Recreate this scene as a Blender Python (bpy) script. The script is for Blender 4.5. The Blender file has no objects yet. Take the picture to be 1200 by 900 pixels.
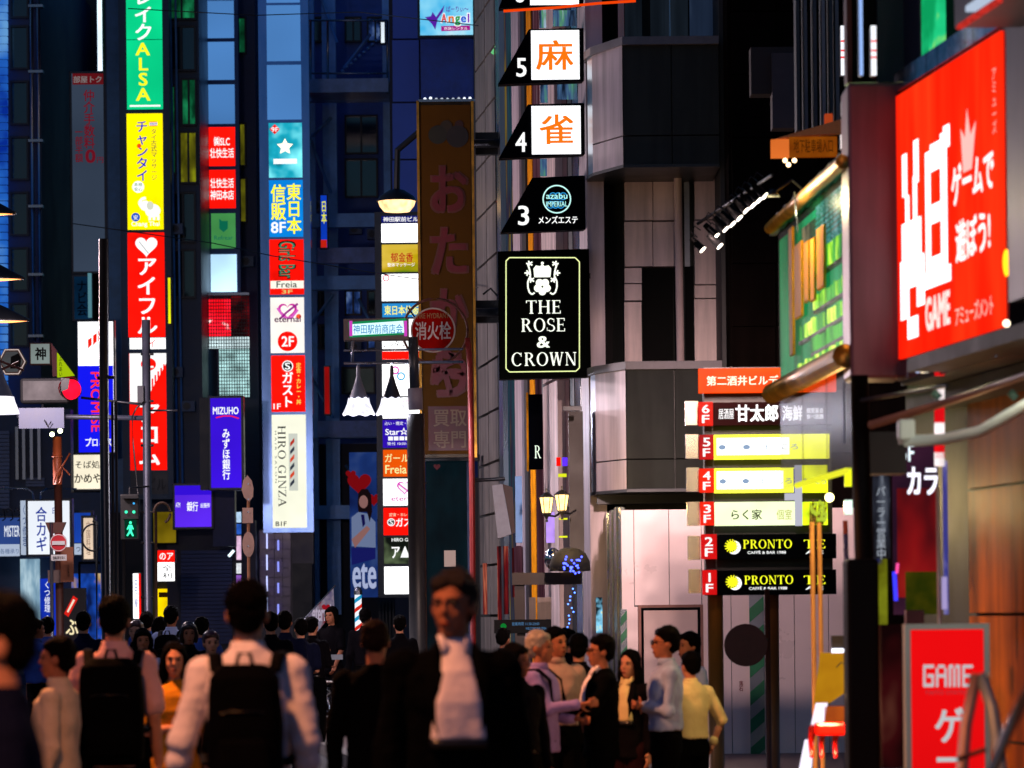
import bpy, bmesh, math, random
from mathutils import Vector, Matrix
random.seed(7)
C = bpy.context.scene.collection
SC = bpy.context.scene
# ------------------------------------------------------------ camera
F = 4500.0; PX, PY = 600.0, 722.0; ROLL = math.radians(0.6); CH = 1.65
cr, sr = math.cos(ROLL), math.sin(ROLL)
cam = bpy.data.cameras.new('camera'); co = bpy.data.objects.new('camera', cam); C.objects.link(co)
cam.sensor_width = 36; cam.lens = 36*F/1200; cam.shift_y = (PY-450)/1200; cam.clip_end = 2000; cam.clip_start = .5
co.matrix_world = Matrix(((cr, sr, 0, 0), (0, 0, -1, 0), (-sr, cr, 0, CH), (0, 0, 0, 1)))
cam.dof.use_dof = True; cam.dof.focus_distance = 52; cam.dof.aperture_fstop = 4.0
SC.camera = co
# ------------------------------------------------------------ world: the last of dusk
w = bpy.data.worlds.new("World"); SC.world = w; w.use_nodes = True
nt = w.node_tree; bg = nt.nodes['Background']
sky = nt.nodes.new('ShaderNodeTexSky'); sky.sky_type = 'NISHITA'; sky.sun_disc = False
sky.sun_elevation = math.radians(2); sky.dust_density = .1; sky.ozone_density = 5; sky.sun_rotation = math.radians(200)
nt.links.new(sky.outputs[0], bg.inputs[0]); bg.inputs[1].default_value = 0.15
SC.view_settings.view_transform = 'Standard'; SC.view_settings.look = 'None'
SC.view_settings.exposure = 0; SC.view_settings.gamma = 1
SC.cycles.use_light_tree = True; SC.cycles.max_bounces = 5; SC.cycles.diffuse_bounces = 2
SC.cycles.glossy_bounces = 3; SC.cycles.transparent_max_bounces = 8; SC.cycles.sample_clamp_indirect = 3.0
SC.cycles.use_denoising = True; SC.cycles.caustics_reflective = False; SC.cycles.caustics_refractive = False
# ------------------------------------------------------------ points
def W(px, py, d):
    u = (px-PX)/F; v = (PY-py)/F
    return Vector((d*(u*cr+v*sr), d, CH+d*(-u*sr+v*cr)))
A = -0.1156                                   # the street runs along X = A*Y + w
def wd(px, py, w):                            # depth at which a pixel meets the street plane w
    u = (px-PX)/F; v = (PY-py)/F
    return w/(u*cr+v*sr-A)
def WP(px, py, w): return W(px, py, wd(px, py, w))
def rect(b, d):
    c = W((b[0]+b[2])/2, (b[1]+b[3])/2, d); hw = (b[2]-b[0])*d/F/2; hh = (b[3]-b[1])*d/F/2
    return c.x-hw, c.x+hw, c.z-hh, c.z+hh
# ------------------------------------------------------------ materials
def lin(h):
    h = h.lstrip('#'); r = []
    for i in (0, 2, 4):
        c = int(h[i:i+2], 16)/255; r.append(c/12.92 if c <= .04045 else ((c+.055)/1.055)**2.4)
    return (*r, 1)
_m = {}
def mat(name, hx, rough=.6, metal=0., var=.25, scale=3., bump=.0, spec=.5, stretch=(1, 1, 1)):
    if name in _m: return _m[name]
    m = bpy.data.materials.new(name); m.use_nodes = True; n = m.node_tree; p = n.nodes['Principled BSDF']
    c = lin(hx); tc = n.nodes.new('ShaderNodeTexCoord'); mp = n.nodes.new('ShaderNodeMapping'); mp.inputs[3].default_value = stretch
    n.links.new(tc.outputs['Object'], mp.inputs[0])
    no = n.nodes.new('ShaderNodeTexNoise'); no.inputs['Scale'].default_value = scale; no.inputs['Detail'].default_value = 5; no.inputs['Roughness'].default_value = .65
    n.links.new(mp.outputs[0], no.inputs['Vector'])
    r = n.nodes.new('ShaderNodeValToRGB'); r.color_ramp.elements[0].position = .3; r.color_ramp.elements[1].position = .7
    r.color_ramp.elements[0].color = (*[x*(1-var) for x in c[:3]], 1); r.color_ramp.elements[1].color = (*[min(1, x*(1+var)) for x in c[:3]], 1)
    n.links.new(no.outputs['Fac'], r.inputs[0]); n.links.new(r.outputs[0], p.inputs['Base Color'])
    mr = n.nodes.new('ShaderNodeMapRange'); mr.inputs[3].default_value = max(.02, rough-.12); mr.inputs[4].default_value = min(1, rough+.12)
    n.links.new(no.outputs['Fac'], mr.inputs[0]); n.links.new(mr.outputs[0], p.inputs['Roughness'])
    p.inputs['Metallic'].default_value = metal; p.inputs['Specular IOR Level'].default_value = spec
    if spec < .35: p.inputs['IOR'].default_value = 1.08 if spec < .13 else 1.2; p.inputs['Specular IOR Level'].default_value = .5
    if name in ('satin_cladding', 'pale_stone', 'shaded_render', 'grey_facade_tile', 'matte_end_face', 'varnished_panel', 'dark_brown_cladding'):
        m2 = n.nodes.new('ShaderNodeMapping'); m2.inputs[3].default_value = (5, 5, .5); n.links.new(tc.outputs['Object'], m2.inputs[0])
        n2 = n.nodes.new('ShaderNodeTexNoise'); n2.inputs['Scale'].default_value = 1.3; n2.inputs['Detail'].default_value = 8; n.links.new(m2.outputs[0], n2.inputs['Vector'])
        r2 = n.nodes.new('ShaderNodeMapRange'); r2.inputs[1].default_value = .38; r2.inputs[2].default_value = .62; r2.inputs[3].default_value = .68; r2.inputs[4].default_value = 1.08; n.links.new(n2.outputs['Fac'], r2.inputs[0])
        mx = n.nodes.new('ShaderNodeVectorMath'); mx.operation = 'SCALE'; n.links.new(r.outputs[0], mx.inputs[0]); n.links.new(r2.outputs[0], mx.inputs['Scale']); n.links.new(mx.outputs[0], p.inputs['Base Color'])
    if bump:
        b = n.nodes.new('ShaderNodeBump'); b.inputs['Strength'].default_value = bump; b.inputs['Distance'].default_value = .02
        n.links.new(no.outputs['Fac'], b.inputs['Height']); n.links.new(b.outputs[0], p.inputs['Normal'])
    _m[name] = m; return m
def E(hx, s=1.0, var=.0, scale=1.5, stretch=(1, 1, 1)):
    k = ('e', hx, s, var, scale, stretch)
    if k in _m: return _m[k]
    m = bpy.data.materials.new('lit_'+hx); m.use_nodes = True; n = m.node_tree; p = n.nodes['Principled BSDF']
    c = lin(hx); p.inputs['Base Color'].default_value = (*[x*.02 for x in c[:3]], 1); p.inputs['Roughness'].default_value = .7; p.inputs['Specular IOR Level'].default_value = 0
    p.inputs['Emission Color'].default_value = c; p.inputs['Emission Strength'].default_value = s
    if var:
        tc = n.nodes.new('ShaderNodeTexCoord'); mp = n.nodes.new('ShaderNodeMapping'); mp.inputs[3].default_value = stretch
        no = n.nodes.new('ShaderNodeTexNoise'); no.inputs['Scale'].default_value = scale; no.inputs['Detail'].default_value = 1.5
        mr = n.nodes.new('ShaderNodeMapRange'); mr.inputs[1].default_value = .3; mr.inputs[2].default_value = .7
        mr.inputs[3].default_value = s*(1-var); mr.inputs[4].default_value = s*(1+var)
        n.links.new(tc.outputs['Object'], mp.inputs[0]); n.links.new(mp.outputs[0], no.inputs['Vector'])
        n.links.new(no.outputs['Fac'], mr.inputs[0]); n.links.new(mr.outputs[0], p.inputs['Emission Strength'])
    _m[k] = m; return m
def mottled(name, stops, scale=3, stretch=(1, 1, 1), s=1.0, detail=3, emit=True, rough=.3, rnd=.6):
    """print or glass whose colours run through several stops"""
    if name in _m: return _m[name]
    m = bpy.data.materials.new(name); m.use_nodes = True; n = m.node_tree; p = n.nodes['Principled BSDF']
    tc = n.nodes.new('ShaderNodeTexCoord'); mp = n.nodes.new('ShaderNodeMapping'); mp.inputs[3].default_value = stretch
    no = n.nodes.new('ShaderNodeTexNoise'); no.inputs['Scale'].default_value = scale; no.inputs['Detail'].default_value = detail; no.inputs['Roughness'].default_value = rnd
    r = n.nodes.new('ShaderNodeValToRGB'); e = r.color_ramp.elements
    for i, (pos, hx) in enumerate(stops):
        el = e[i] if i < 2 else e.new(pos)
        el.position = pos; el.color = lin(hx)
    n.links.new(tc.outputs['Object'], mp.inputs[0]); n.links.new(mp.outputs[0], no.inputs['Vector']); n.links.new(no.outputs['Fac'], r.inputs[0])
    p.inputs['Roughness'].default_value = rough; p.inputs['Base Color'].default_value = (.02, .02, .02, 1)
    if emit:
        p.inputs['Specular IOR Level'].default_value = 0.; p.inputs['Base Color'].default_value = (.004, .004, .004, 1)
        n.links.new(r.outputs[0], p.inputs['Emission Color']); p.inputs['Emission Strength'].default_value = s
    _m[name] = m; return m
M = dict(
 black=mat('black_paint', '141416', .45), dark=mat('dark_steel', '23262c', .4, .3), frame=mat('sign_casing', '30343c', .35, .5),
 navy=mat('navy_cladding', '1a3260', .5, .0, .35, .8), blue=mat('blue_panel', '4a5f96', .4, 0, .12, .6), steel=mat('brushed_steel', '8a93a0', .28, .9, .15, 2, 0, .5, (1, 1, .1)),  # navy cladding made bluer, blue light put into its colour
 bluegrey=mat('painted_steel_beam', '6ca4ec', .4, .2, .3, 1.5), pole=mat('grey_pole_paint', '5c6270', .5, .3), grey=mat('grey_stone', '6e6a6c', .55, 0, .12, 2, .1),  # beam steel coloured blue to stand for blue light on it
 tile=mat('grey_facade_tile', '77736f', .5, 0, .2, 4, .1), panel=mat('satin_cladding', 'c0b0b8', .45, .1, .06, 1.2), pinkstone=mat('pale_stone', 'd8c0bc', .45, 0, .1, 2.5, .1),
 gdark=mat('shaded_render', '242927', .8, 0, .1, 6, .1), brown=mat('dark_brown_cladding', '120c0a', .85, 0, .25, 3, 0, .1), white=mat('white_paint', 'd8d8d4', .4, 0, .05),
 wood=mat('timber', '8a5a30', .6, 0, .35, 8, .2, .4, (6, 6, .6)), brass=mat('brass_tube', 'b88430', .35, .7, .4, 6), gold=mat('gilded_letter', 'e89010', .5, .0, .3, 5, 0, .1),
 redpaint=mat('red_paint', 'c01418', .4), asphalt=mat('asphalt', '3a3a3c', .75, 0, .3, 12, .3), pave=mat('sidewalk_paving', '6b5650', .6, 0, .3, 8, .2), curb=mat('kerb_stone', '8a8682', .7, 0, .2, 6, .2),
 hoard=mat('hoarding_sheet', 'ecd6d6', .3, .1, .05, 1.4, .04), green=mat('green_tape', '0f6b42', .5), glassdark=mat('dark_window_glass', '10141c', .08, .0, .2, 1, 0, .8),
 woodpanel=mat('varnished_panel', '8c4c06', .5, 0, .18, 1.2, .05, .1, (.4, 1, 2)), rust=mat('brown_oxide', '5a2c1c', .6), chrome=mat('chrome_trim', 'c0c4cc', .12, 1, .1, 20),
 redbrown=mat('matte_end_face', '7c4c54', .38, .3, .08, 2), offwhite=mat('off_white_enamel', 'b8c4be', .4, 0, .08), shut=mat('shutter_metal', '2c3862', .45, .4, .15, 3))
def glass(name, hx, alpha, rough=.25, emit=0):
    m = bpy.data.materials.new(name); m.use_nodes = True; n = m.node_tree; p = n.nodes['Principled BSDF']
    p.inputs['Base Color'].default_value = lin(hx); p.inputs['Roughness'].default_value = rough; p.inputs['Alpha'].default_value = alpha
    p.inputs['Specular IOR Level'].default_value = .5; p.inputs['IOR'].default_value = 1.06
    return m
# ------------------------------------------------------------ mesh builder
class MB:
    def __init__(s): s.v = []; s.f = []
    def add(s, vs, fs):
        o = len(s.v); s.v += [Vector(v) for v in vs]; s.f += [[i+o for i in f] for f in fs]; return s
    def prism(s, poly, z0, z1):
        n = len(poly); a = sum(poly[i][0]*poly[(i+1) % n][1]-poly[(i+1) % n][0]*poly[i][1] for i in range(n))
        if a < 0: poly = poly[::-1]
        vs = [(x, y, z0) for x, y in poly]+[(x, y, z1) for x, y in poly]
        return s.add(vs, [list(range(n))[::-1], [n+i for i in range(n)]]+[[i, (i+1) % n, n+(i+1) % n, n+i] for i in range(n)])
    def box(s, x0, x1, y0, y1, z0, z1): return s.prism([(x0, y0), (x1, y0), (x1, y1), (x0, y1)], z0, z1)
    def slab(s, pts, thick):              # pts: 3d polygon, thickened along +Y or the given vector
        n = len(pts); t = Vector((0, thick, 0)) if not isinstance(thick, Vector) else thick
        nrm = Vector((0, 0, 0))
        for i in range(n): nrm += Vector(pts[i]).cross(Vector(pts[(i+1) % n]))
        if nrm.dot(t) > 0: pts = pts[::-1]
        vs = [Vector(p) for p in pts]+[Vector(p)+t for p in pts]
        return s.add(vs, [list(range(n)), [n+i for i in range(n)][::-1]]+[[i, n+i, n+(i+1) % n, (i+1) % n] for i in range(n)])
    def tube(s, pts, r, seg=8, cap=True):
        pts = [Vector(p) for p in pts]; rs = r if isinstance(r, (list, tuple)) else [r]*len(pts)
        d0 = (pts[1]-pts[0]).normalized(); up = Vector((0, 0, 1)) if abs(d0.z) < .9 else Vector((1, 0, 0))
        rings = []
        for i, p in enumerate(pts):
            d = (pts[min(i+1, len(pts)-1)]-pts[max(i-1, 0)]).normalized()
            a = d.cross(up).normalized(); b = a.cross(d).normalized()
            rr = rs[i]; ra, rb = rr if isinstance(rr, (tuple, list)) else (rr, rr)
            rings.append([p+a*ra*math.cos(t*2*math.pi/seg)+b*rb*math.sin(t*2*math.pi/seg) for t in range(seg)])
        vs = [v for q in rings for v in q]; fs = []
        for i in range(len(pts)-1):
            for t in range(seg):
                t2 = (t+1) % seg; fs.append([i*seg+t, (i+1)*seg+t, (i+1)*seg+t2, i*seg+t2][::-1])
        if cap: fs += [list(range(seg)), [(len(pts)-1)*seg+t for t in range(seg)][::-1]]
        return s.add(vs, fs)
    def ball(s, c, r, n=12, k=8, rz=0., rx=0.):
        c = Vector(c); r = r if isinstance(r, (tuple, list)) else (r, r, r); R = Matrix.Rotation(rz, 3, 'Z') @ Matrix.Rotation(rx, 3, 'X')
        vs = [c+R @ Vector((0, 0, r[2]))]
        for i in range(1, k):
            th = math.pi*i/k
            for j in range(n):
                ph = 2*math.pi*j/n; vs.append(c+R @ Vector((r[0]*math.sin(th)*math.cos(ph), r[1]*math.sin(th)*math.sin(ph), r[2]*math.cos(th))))
        vs.append(c-R @ Vector((0, 0, r[2]))); fs = [[0, 1+j, 1+(j+1) % n] for j in range(n)]
        for i in range(k-2):
            for j in range(n):
                a = 1+i*n; j2 = (j+1) % n; fs.append([a+j, a+n+j, a+n+j2, a+j2])
        L = len(vs)-1; fs += [[L, 1+(k-2)*n+(j+1) % n, 1+(k-2)*n+j] for j in range(n)]
        return s.add(vs, fs)
    def lathe(s, c, prof, n=16):           # prof: (radius, z)
        c = Vector(c); vs = []; fs = []
        for r, z in prof: vs += [c+Vector((r*math.cos(2*math.pi*j/n), r*math.sin(2*math.pi*j/n), z)) for j in range(n)]
        for i in range(len(prof)-1):
            for j in range(n): j2 = (j+1) % n; fs.append([i*n+j, i*n+j2, (i+1)*n+j2, (i+1)*n+j])
        return s.add(vs, fs)
    def loft(s, secs, n=14):               # secs: (cx, cy, z, rx, ry, power)
        vs = []; fs = []
        for cx, cy, z, rx, ry, pw in secs:
            for j in range(n):
                t = 2*math.pi*j/n; c_, s_ = math.cos(t), math.sin(t)
                vs.append((cx+rx*math.copysign(abs(c_)**pw, c_), cy+ry*math.copysign(abs(s_)**pw, s_), z))
        for i in range(len(secs)-1):
            for j in range(n): j2 = (j+1) % n; fs.append([i*n+j, i*n+j2, (i+1)*n+j2, (i+1)*n+j])
        fs += [list(range(n))[::-1], [(len(secs)-1)*n+j for j in range(n)]]
        return s.add(vs, fs)
    def build(s, name, m, parent=None, smooth=False, bevel=0):
        org = parent.matrix_world.translation if parent is not None else Vector((0, 0, 0))
        me = bpy.data.meshes.new(name); me.from_pydata([v-org for v in s.v], [], s.f); me.materials.append(m)
        if smooth: me.shade_smooth()
        o = bpy.data.objects.new(name, me); C.objects.link(o)
        if parent is not None:
            o.parent = parent; o.matrix_world = Matrix.Translation(org)
        if bevel:
            b = o.modifiers.new('bevel', 'BEVEL'); b.width = bevel; b.segments = 2; b.limit_method = 'ANGLE'
        return o
def thing(name, label, cat, loc, group=None):
    o = bpy.data.objects.new(name, None); C.objects.link(o); o.location = loc; o.matrix_world = Matrix.Translation(loc)
    o.empty_display_size = .1; o['label'] = label; o['category'] = cat
    if group: o['group'] = group
    return o
def tag(o, label, cat, group=None):
    o['label'] = label; o['category'] = cat
    if group: o['group'] = group
    return o
def struct(o, label=None):
    o['kind'] = 'structure'
    if label: o['label'] = label
    return o
def pbox(b, d, thick): x0, x1, z0, z1 = rect(b, d); return MB().box(x0, x1, d, d+thick, z0, z1)
def part(name, b, d, thick, m, parent, bevel=0): return pbox(b, d, thick).build(name, m, parent, bevel=bevel)
# ------------------------------------------------------------ lettering and flat print
_t = {}
def glyphs(body, bold, lsp):
    k = (body, bold, lsp)
    if k in _t: return _t[k]
    c = bpy.data.curves.new('t', 'FONT'); c.body = body; c.size = 1; c.offset = 0; c.resolution_u = 3; c.space_line = lsp; c.align_x = 'CENTER'
    o = bpy.data.objects.new('t', c); me = bpy.data.meshes.new_from_object(o)
    vs = [v.co.copy() for v in me.vertices]; fs = [list(p.vertices) for p in me.polygons]
    bpy.data.objects.remove(o); bpy.data.curves.remove(c); bpy.data.meshes.remove(me)
    if bold >= 1:                              # heavier weights: the outline laid down again a hair to each side
        b0, f0 = vs, fs; vs, fs = [], []; e = .0075*bold
        for k_, (dx, dy) in enumerate(((-e, -e*.6), (e, -e*.6), (-e, e*.6), (e, e*.6))):
            o_ = len(vs); vs += [v+Vector((dx, dy, 0)) for v in b0]; fs += [[i+o_ for i in f] for f in f0]
    x0 = min(v.x for v in vs); x1 = max(v.x for v in vs); y0 = min(v.y for v in vs); y1 = max(v.y for v in vs)
    nv = len(vs)
    r = ([((v.x-x0)/max(1e-6, x1-x0), (v.y-y0)/max(1e-6, y1-y0), int(4*i/nv) if bold >= 1 else 0) for i, v in enumerate(vs)], fs); _t[k] = r; return r
# serif capitals as strokes on a unit-high body
def serif(ch):
    q = []; T = .15; t = .055; s = .05
    def R(x0, x1, y0, y1): q.append([(x0, y0), (x1, y0), (x1, y1), (x0, y1)])
    def stem(x, y0=0, y1=1, b=1, tp=1):
        R(x, x+T, y0, y1)
        if b: R(x-s-.02, x+T+s+.02, y0, y0+t)
        if tp: R(x-s-.02, x+T+s+.02, y1-t, y1)
    def dia(x0, y0, x1, y1, w): q.append([(x0-w/2, y0), (x0+w/2, y0), (x1+w/2, y1), (x1-w/2, y1)])
    def arc(cx, cy, rx, ry, a0, a1, wt=T, th=t, n=12):
        for i in range(n):
            a = math.radians(a0+(a1-a0)*i/n); b = math.radians(a0+(a1-a0)*(i+1)/n)
            def P(g, k): return (cx+(rx-k*wt)*math.cos(g), cy+(ry-k*th)*math.sin(g))
            q.append([P(a, 0), P(b, 0), P(b, 1), P(a, 1)])
    W_ = .8
    if ch == 'T': stem(.3, tp=0); R(0, .75, 1-t, 1); R(0, t, .8, 1); R(.75-t, .75, .8, 1); W_ = .75
    elif ch == 'H': stem(.07); stem(.63); R(.2, .65, .49, .49+t); W_ = .85
    elif ch == 'E': stem(.07); R(.2, .62, 0, t); R(.2, .6, 1-t, 1); R(.2, .5, .49, .49+t); R(.62-t, .62, 0, .22); R(.6-t, .6, .8, 1); R(.47, .5, .4, .62); W_ = .65
    elif ch in 'RPB':
        stem(.07); arc(.3, .745, .33, .255, -90, 90); R(.2, .32, 1-t, 1); R(.2, .32, .49, .49+t); W_ = .66
        if ch == 'R': dia(.68, 0, .38, .5, T); R(.58, .8, 0, t); W_ = .8
    elif ch in 'OCGQ':
        arc(.43, .5, .43, .52, 0 if ch in 'OQ' else 45, 360 if ch in 'OQ' else 318, n=22); W_ = .86
        if ch in 'CG': R(.7, .75, .7, 1.0)
        if ch == 'G': R(.6, .75, 0.05, .42); R(.5, .85, .38, .43)
        if ch == 'Q': dia(.9, -.2, .5, .2, T)
    elif ch == 'S': arc(.3, .745, .27, .265, 40, 265, .11, .07); arc(.3, .255, .3, .265, -140, 90, .11, .07); R(.5, .54, .7, .95); R(0, .04, .05, .3); W_ = .6
    elif ch == 'W': dia(.3, 0, .1, 1, T); dia(.3, 0, .52, 1, t*1.2); dia(.74, 0, .52, 1, T); dia(.74, 0, .95, 1, t*1.2); R(0, .25, 1-t, 1); R(.4, .65, 1-t, 1); R(.85, 1.05, 1-t, 1); W_ = 1.05
    elif ch == 'N': R(.1, .1+t, 0, 1); R(.7, .7+t, 0, 1); dia(.7, 0, .13, 1, T); R(0, .2, 1-t, 1); R(.02, .24, 0, t); R(.6, .85, 1-t, 1); W_ = .85
    elif ch == 'I': stem(.1); W_ = .35
    elif ch == 'Z': R(0, .65, 0, t); R(0, .65, 1-t, 1); dia(.08, 0, .57, 1, T); R(0, t, .78, 1); R(.65-t, .65, 0, .22); W_ = .65
    elif ch == 'A': dia(.08, 0, .4, 1, t*1.2); dia(.72, 0, .4, 1, T); R(.2, .62, .33, .33+t); R(-.02, .2, 0, t); R(.56, .86, 0, t); W_ = .84
    elif ch == ' ': W_ = .35
    return q, W_
def serif_text(body):
    vs = []; fs = []; x = 0
    for ch in body:
        if ch == '&':
            g, f = glyphs('&', 1, 1); o = len(vs); vs += [(x+a*.8, b) for a, b, _ in g]; fs += [[i+o for i in p] for p in f]; x += .9; continue
        q, w_ = serif(ch)
        for p in q: o = len(vs); vs += [(x+a, b) for a, b in p]; fs.append(list(range(o, o+len(p))))
        x += w_+.12
    x -= .12; x0 = min(a for a, b in vs); x1 = max(a for a, b in vs)
    return [((a-x0)/(x1-x0), b, i % 7) for i, (a, b) in enumerate(vs)], fs
def quadmap(vs, fs, q, name, m, parent):
    """q = lower-left, lower-right, upper-left world corners"""
    o, r, u = q[0], q[1]-q[0], q[2]-q[0]; nn = u.cross(r).normalized()*-.0003; nn = nn if nn.y < 0 or abs(nn.y) < 1e-6 else -nn
    mb = MB(); mb.add([o+r*a+u*b+nn*c for a, b, c in vs], fs); return mb.build(name, m, parent)
def corners(b, d, rot=0):
    x0, x1, z0, z1 = rect(b, d); a, b_, c, e = Vector((x0, d, z0)), Vector((x1, d, z0)), Vector((x0, d, z1)), Vector((x1, d, z1))
    if rot == 90: return (c, a, e)         # reads downwards
    return (a, b_, c)
def text(parent, body, b, d, m, bold=1, v=False, rot=0, sf=False, lsp=None, name='lettering'):
    if v: body = '\n'.join(body)
    vs, fs = serif_text(body) if sf else glyphs(body, bold, lsp or (.95 if v else 1.15))
    return quadmap(vs, fs, corners(b, d-.012, rot), name, m, parent)
def poly(parent, name, pts, d, m, off=.007, thick=0):
    cx = sum(p[0] for p in pts)/len(pts); cy = sum(p[1] for p in pts)/len(pts); c = W(cx, cy, d)
    P = [Vector((c.x+(p[0]-cx)*d/F, d-off, c.z-(p[1]-cy)*d/F)) for p in pts]
    mb = MB()
    if thick: mb.slab(P, thick)
    else: mb.add(P, [list(range(len(P)))])
    return mb.build(name, m, parent)
def disc(parent, name, cx, cy, r, d, m, off=.007, ry=None, thick=0, n=28):
    ry = ry or r; return poly(parent, name, [(cx+r*math.cos(2*math.pi*i/n), cy-ry*math.sin(2*math.pi*i/n)) for i in range(n)], d, m, off, thick)
def ring(parent, name, cx, cy, r0, r1, d, m, off=.009, a0=0, a1=360, n=36, ry=1., thick=0):
    c = W(cx, cy, d); k = d/F; mb = MB()
    for i in range(n):
        a = math.radians(a0+(a1-a0)*i/n); b = math.radians(a0+(a1-a0)*(i+1)/n)
        P = [Vector((c.x+r*k*math.cos(g), d-off, c.z+r*k*math.sin(g)*ry)) for r, g in ((r0, a), (r1, a), (r1, b), (r0, b))]
        if thick: mb.slab(P, thick)
        else: mb.add(P, [[0, 1, 2, 3]])
    return mb.build(name, m, parent)
def heart_pts(cx, cy, s):
    r = []
    for i in range(30):
        t = 2*math.pi*i/30; r.append((cx+s*16*math.sin(t)**3/16, cy-s*(13*math.cos(t)-5*math.cos(2*t)-2*math.cos(3*t)-math.cos(4*t))/16))
    return r
def heart(parent, cx, cy, s, d, m, name='heart_emblem'): return poly(parent, name, heart_pts(cx, cy, s), d, m)
def stroke(parent, name, pts, r, d, m, off=.01):   # a wire-like painted line through pixels
    mb = MB(); k = d/F
    for a, b in zip(pts, pts[1:]):
        v = Vector((b[0]-a[0], b[1]-a[1])).normalized(); nx, ny = -v.y*r, v.x*r
        q = [(a[0]+nx, a[1]+ny), (b[0]+nx, b[1]+ny), (b[0]-nx, b[1]-ny), (a[0]-nx, a[1]-ny)]
        mb.add([W(x, y, d)-Vector((0, off, 0)) for x, y in q], [[0, 1, 2, 3]])
    return mb.build(name, m, parent)
def rod(parent, name, pts, rpx, m, seg=8):         # round bar through (px, py, depth)
    return MB().tube([W(*p) for p in pts], [rpx*p[2]/F for p in pts], seg).build(name, m, parent, smooth=True)
def lightbox(name, label, cat, b, d, face, thick=.25, rim=3, casing=None, group=None, cut=True):
    x0, x1, z0, z1 = rect(b, d); k = rim*d/F
    t = thing(name, label, cat, Vector(((x0+x1)/2, d+thick, z0-k)), group)
    MB().box(x0-k, x1+k, d+.012, d+thick, z0-k, z1+k).build('casing', casing or M['frame'], t, bevel=.012)
    fp = MB().box(x0, x1, d, d+.02, z0, z1).build('sign_face', face, t)
    return t, fp
def panel(parent, b, d, m): return pbox(b, d, .02).build('sign_panel', m, parent)
WH = E('ffffff', 1.6, .12, .8); WHs = E('ffffff', 1.1)
REDE = E('ff1208', 1.2, .28, 1.3); BLK = mat('black_vinyl', '050506', .6, 0, .1, 3, 0, .15); BLUEE = E('1030ff', 1.0, .1); YEL = E('ffe800', 1.3, .1)
exec_parts = []
# ============================================================ GROUND
def sheet(name, pts, z, m, parent=None):
    o = MB().add([(x, y, z) for x, y in pts], [list(range(len(pts)))]).build(name, m, parent); return struct(o)
sheet('road', [(-120, -30), (120, -30), (120, 320), (-120, 320)], 0, M['asphalt'])
sk = MB(); L0, L1 = (A*2-6.3, 2), (A*56-6.3, 56)
def walk(name, w0, w1, y0, y1, label):
    o = MB().prism([(A*y0+w0, y0), (A*y0+w1, y0), (A*y1+w1, y1), (A*y1+w0, y1)], -.1, .12).build(name, M['pave']); struct(o, label); return o
walk('pavement', 3.2, 20, 2, 60, 'paved walk along the shop fronts')
walk('pavement', -14, -3.0, 2, 56, 'paved walk under the row of warm lamps')
for w0 in (3.05, -3.0):
    kb = struct(MB().box(0, .01, 0, .01, 0, .01).build('kerb', M['curb'])); bpy.data.objects.remove(kb)
    for i in range(27):
        y0 = 2+i*2.0; y1 = y0+1.985
        o = MB().prism([(A*y0+w0, y0), (A*y0+w0+.15, y0), (A*y1+w0+.15, y1), (A*y1+w0, y1)], -.05, .135).build('kerb_stone', M['curb']); struct(o)
for i in range(7):                                             # zebra bars of the crossing
    x = -6.6+i*.95; o = sheet('crossing_stripe', [(x, 62), (x+.5, 62), (x+.4, 66), (x-.1, 66)], .004, M['white'])
sheet('road_marking', [W(396, 868, 47).xy[:], W(404, 865, 47).xy[:], (W(418, 868, 44).x, 44.3), (W(402, 868, 44).x, 44)], .006, M['white'])
for i in range(40):                                            # paving slabs that can be seen between the walkers
    r_, c_ = divmod(i, 8); y = 40+r_*1.6; x = A*y-.6+c_*.42-2.3+.1
    o = MB().box(x, x+.405, y, y+1.55, 0, .010+random.random()*.006).build('paving_slab', M['pave']); struct(o)
# ============================================================ FAR BUILDINGS over the crossing, blue light put into their colours
def building(name, label, x0, x1, d, thick, m, top=-80, wins=None, group=None):
    b = rect((x0, top, x1, 760), d); t = thing(name, label, 'building', Vector(((b[0]+b[1])/2, d, 0)), group)
    MB().box(b[0], b[1], d, d+thick, 0, b[3]).build('wall', m, t); return t
def window(t, b, d, glassm, fm=None, rec=.12, mull=1, lab=None):
    """frame proud of the wall, pane set back within it"""
    x0, x1, z0, z1 = rect(b, d); f = MB(); w_ = .05
    f.box(x0, x1, d-rec, d, z1-w_, z1).box(x0, x1, d-rec, d, z0, z0+w_).box(x0, x0+w_, d-rec, d, z0+w_, z1-w_).box(x1-w_, x1, d-rec, d, z0+w_, z1-w_)
    for i in range(1, mull+1):
        xm = x0+(x1-x0)*i/(mull+1); f.box(xm-w_/2, xm+w_/2, d-rec*.8, d, z0+w_, z1-w_)
    o = f.build('window', fm or M['dark'], t); MB().box(x0+w_, x1-w_, d-.03, d-.01, z0+w_, z1-w_).build('pane', glassm, o); return o
gd = M['glassdark']
ta = building('office_building', 'dark navy office block beside the glowing blue screen strip', -420, 47, 100, 14, M['navy'])
for y in (-30, 30, 95, 160, 225, 290, 355): window(ta, (12, y, 34, y+52), 100, gd, mull=0)
for px in (38, 46):
    o = MB().tube([W(px-2, -60, 99.7), W(px+2, 400, 99.7)], .05).build('downpipe', M['steel'], ta, smooth=True)
for y in (5, 82, 163, 240, 320, 392): part('pipe_bracket', (33, y, 50, y+3), 99.5, .3, M['steel'], ta)
scr = mottled('led_screen', [(.3, '0830a0'), (.5, '2870d8'), (.7, '70b0f0')], .7, (1, 1, 1), .75)
ts = thing('led_screen', 'glowing blue light screen running up the edge of the dark block', 'screen', W(-10, 600, 99.4))
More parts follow.
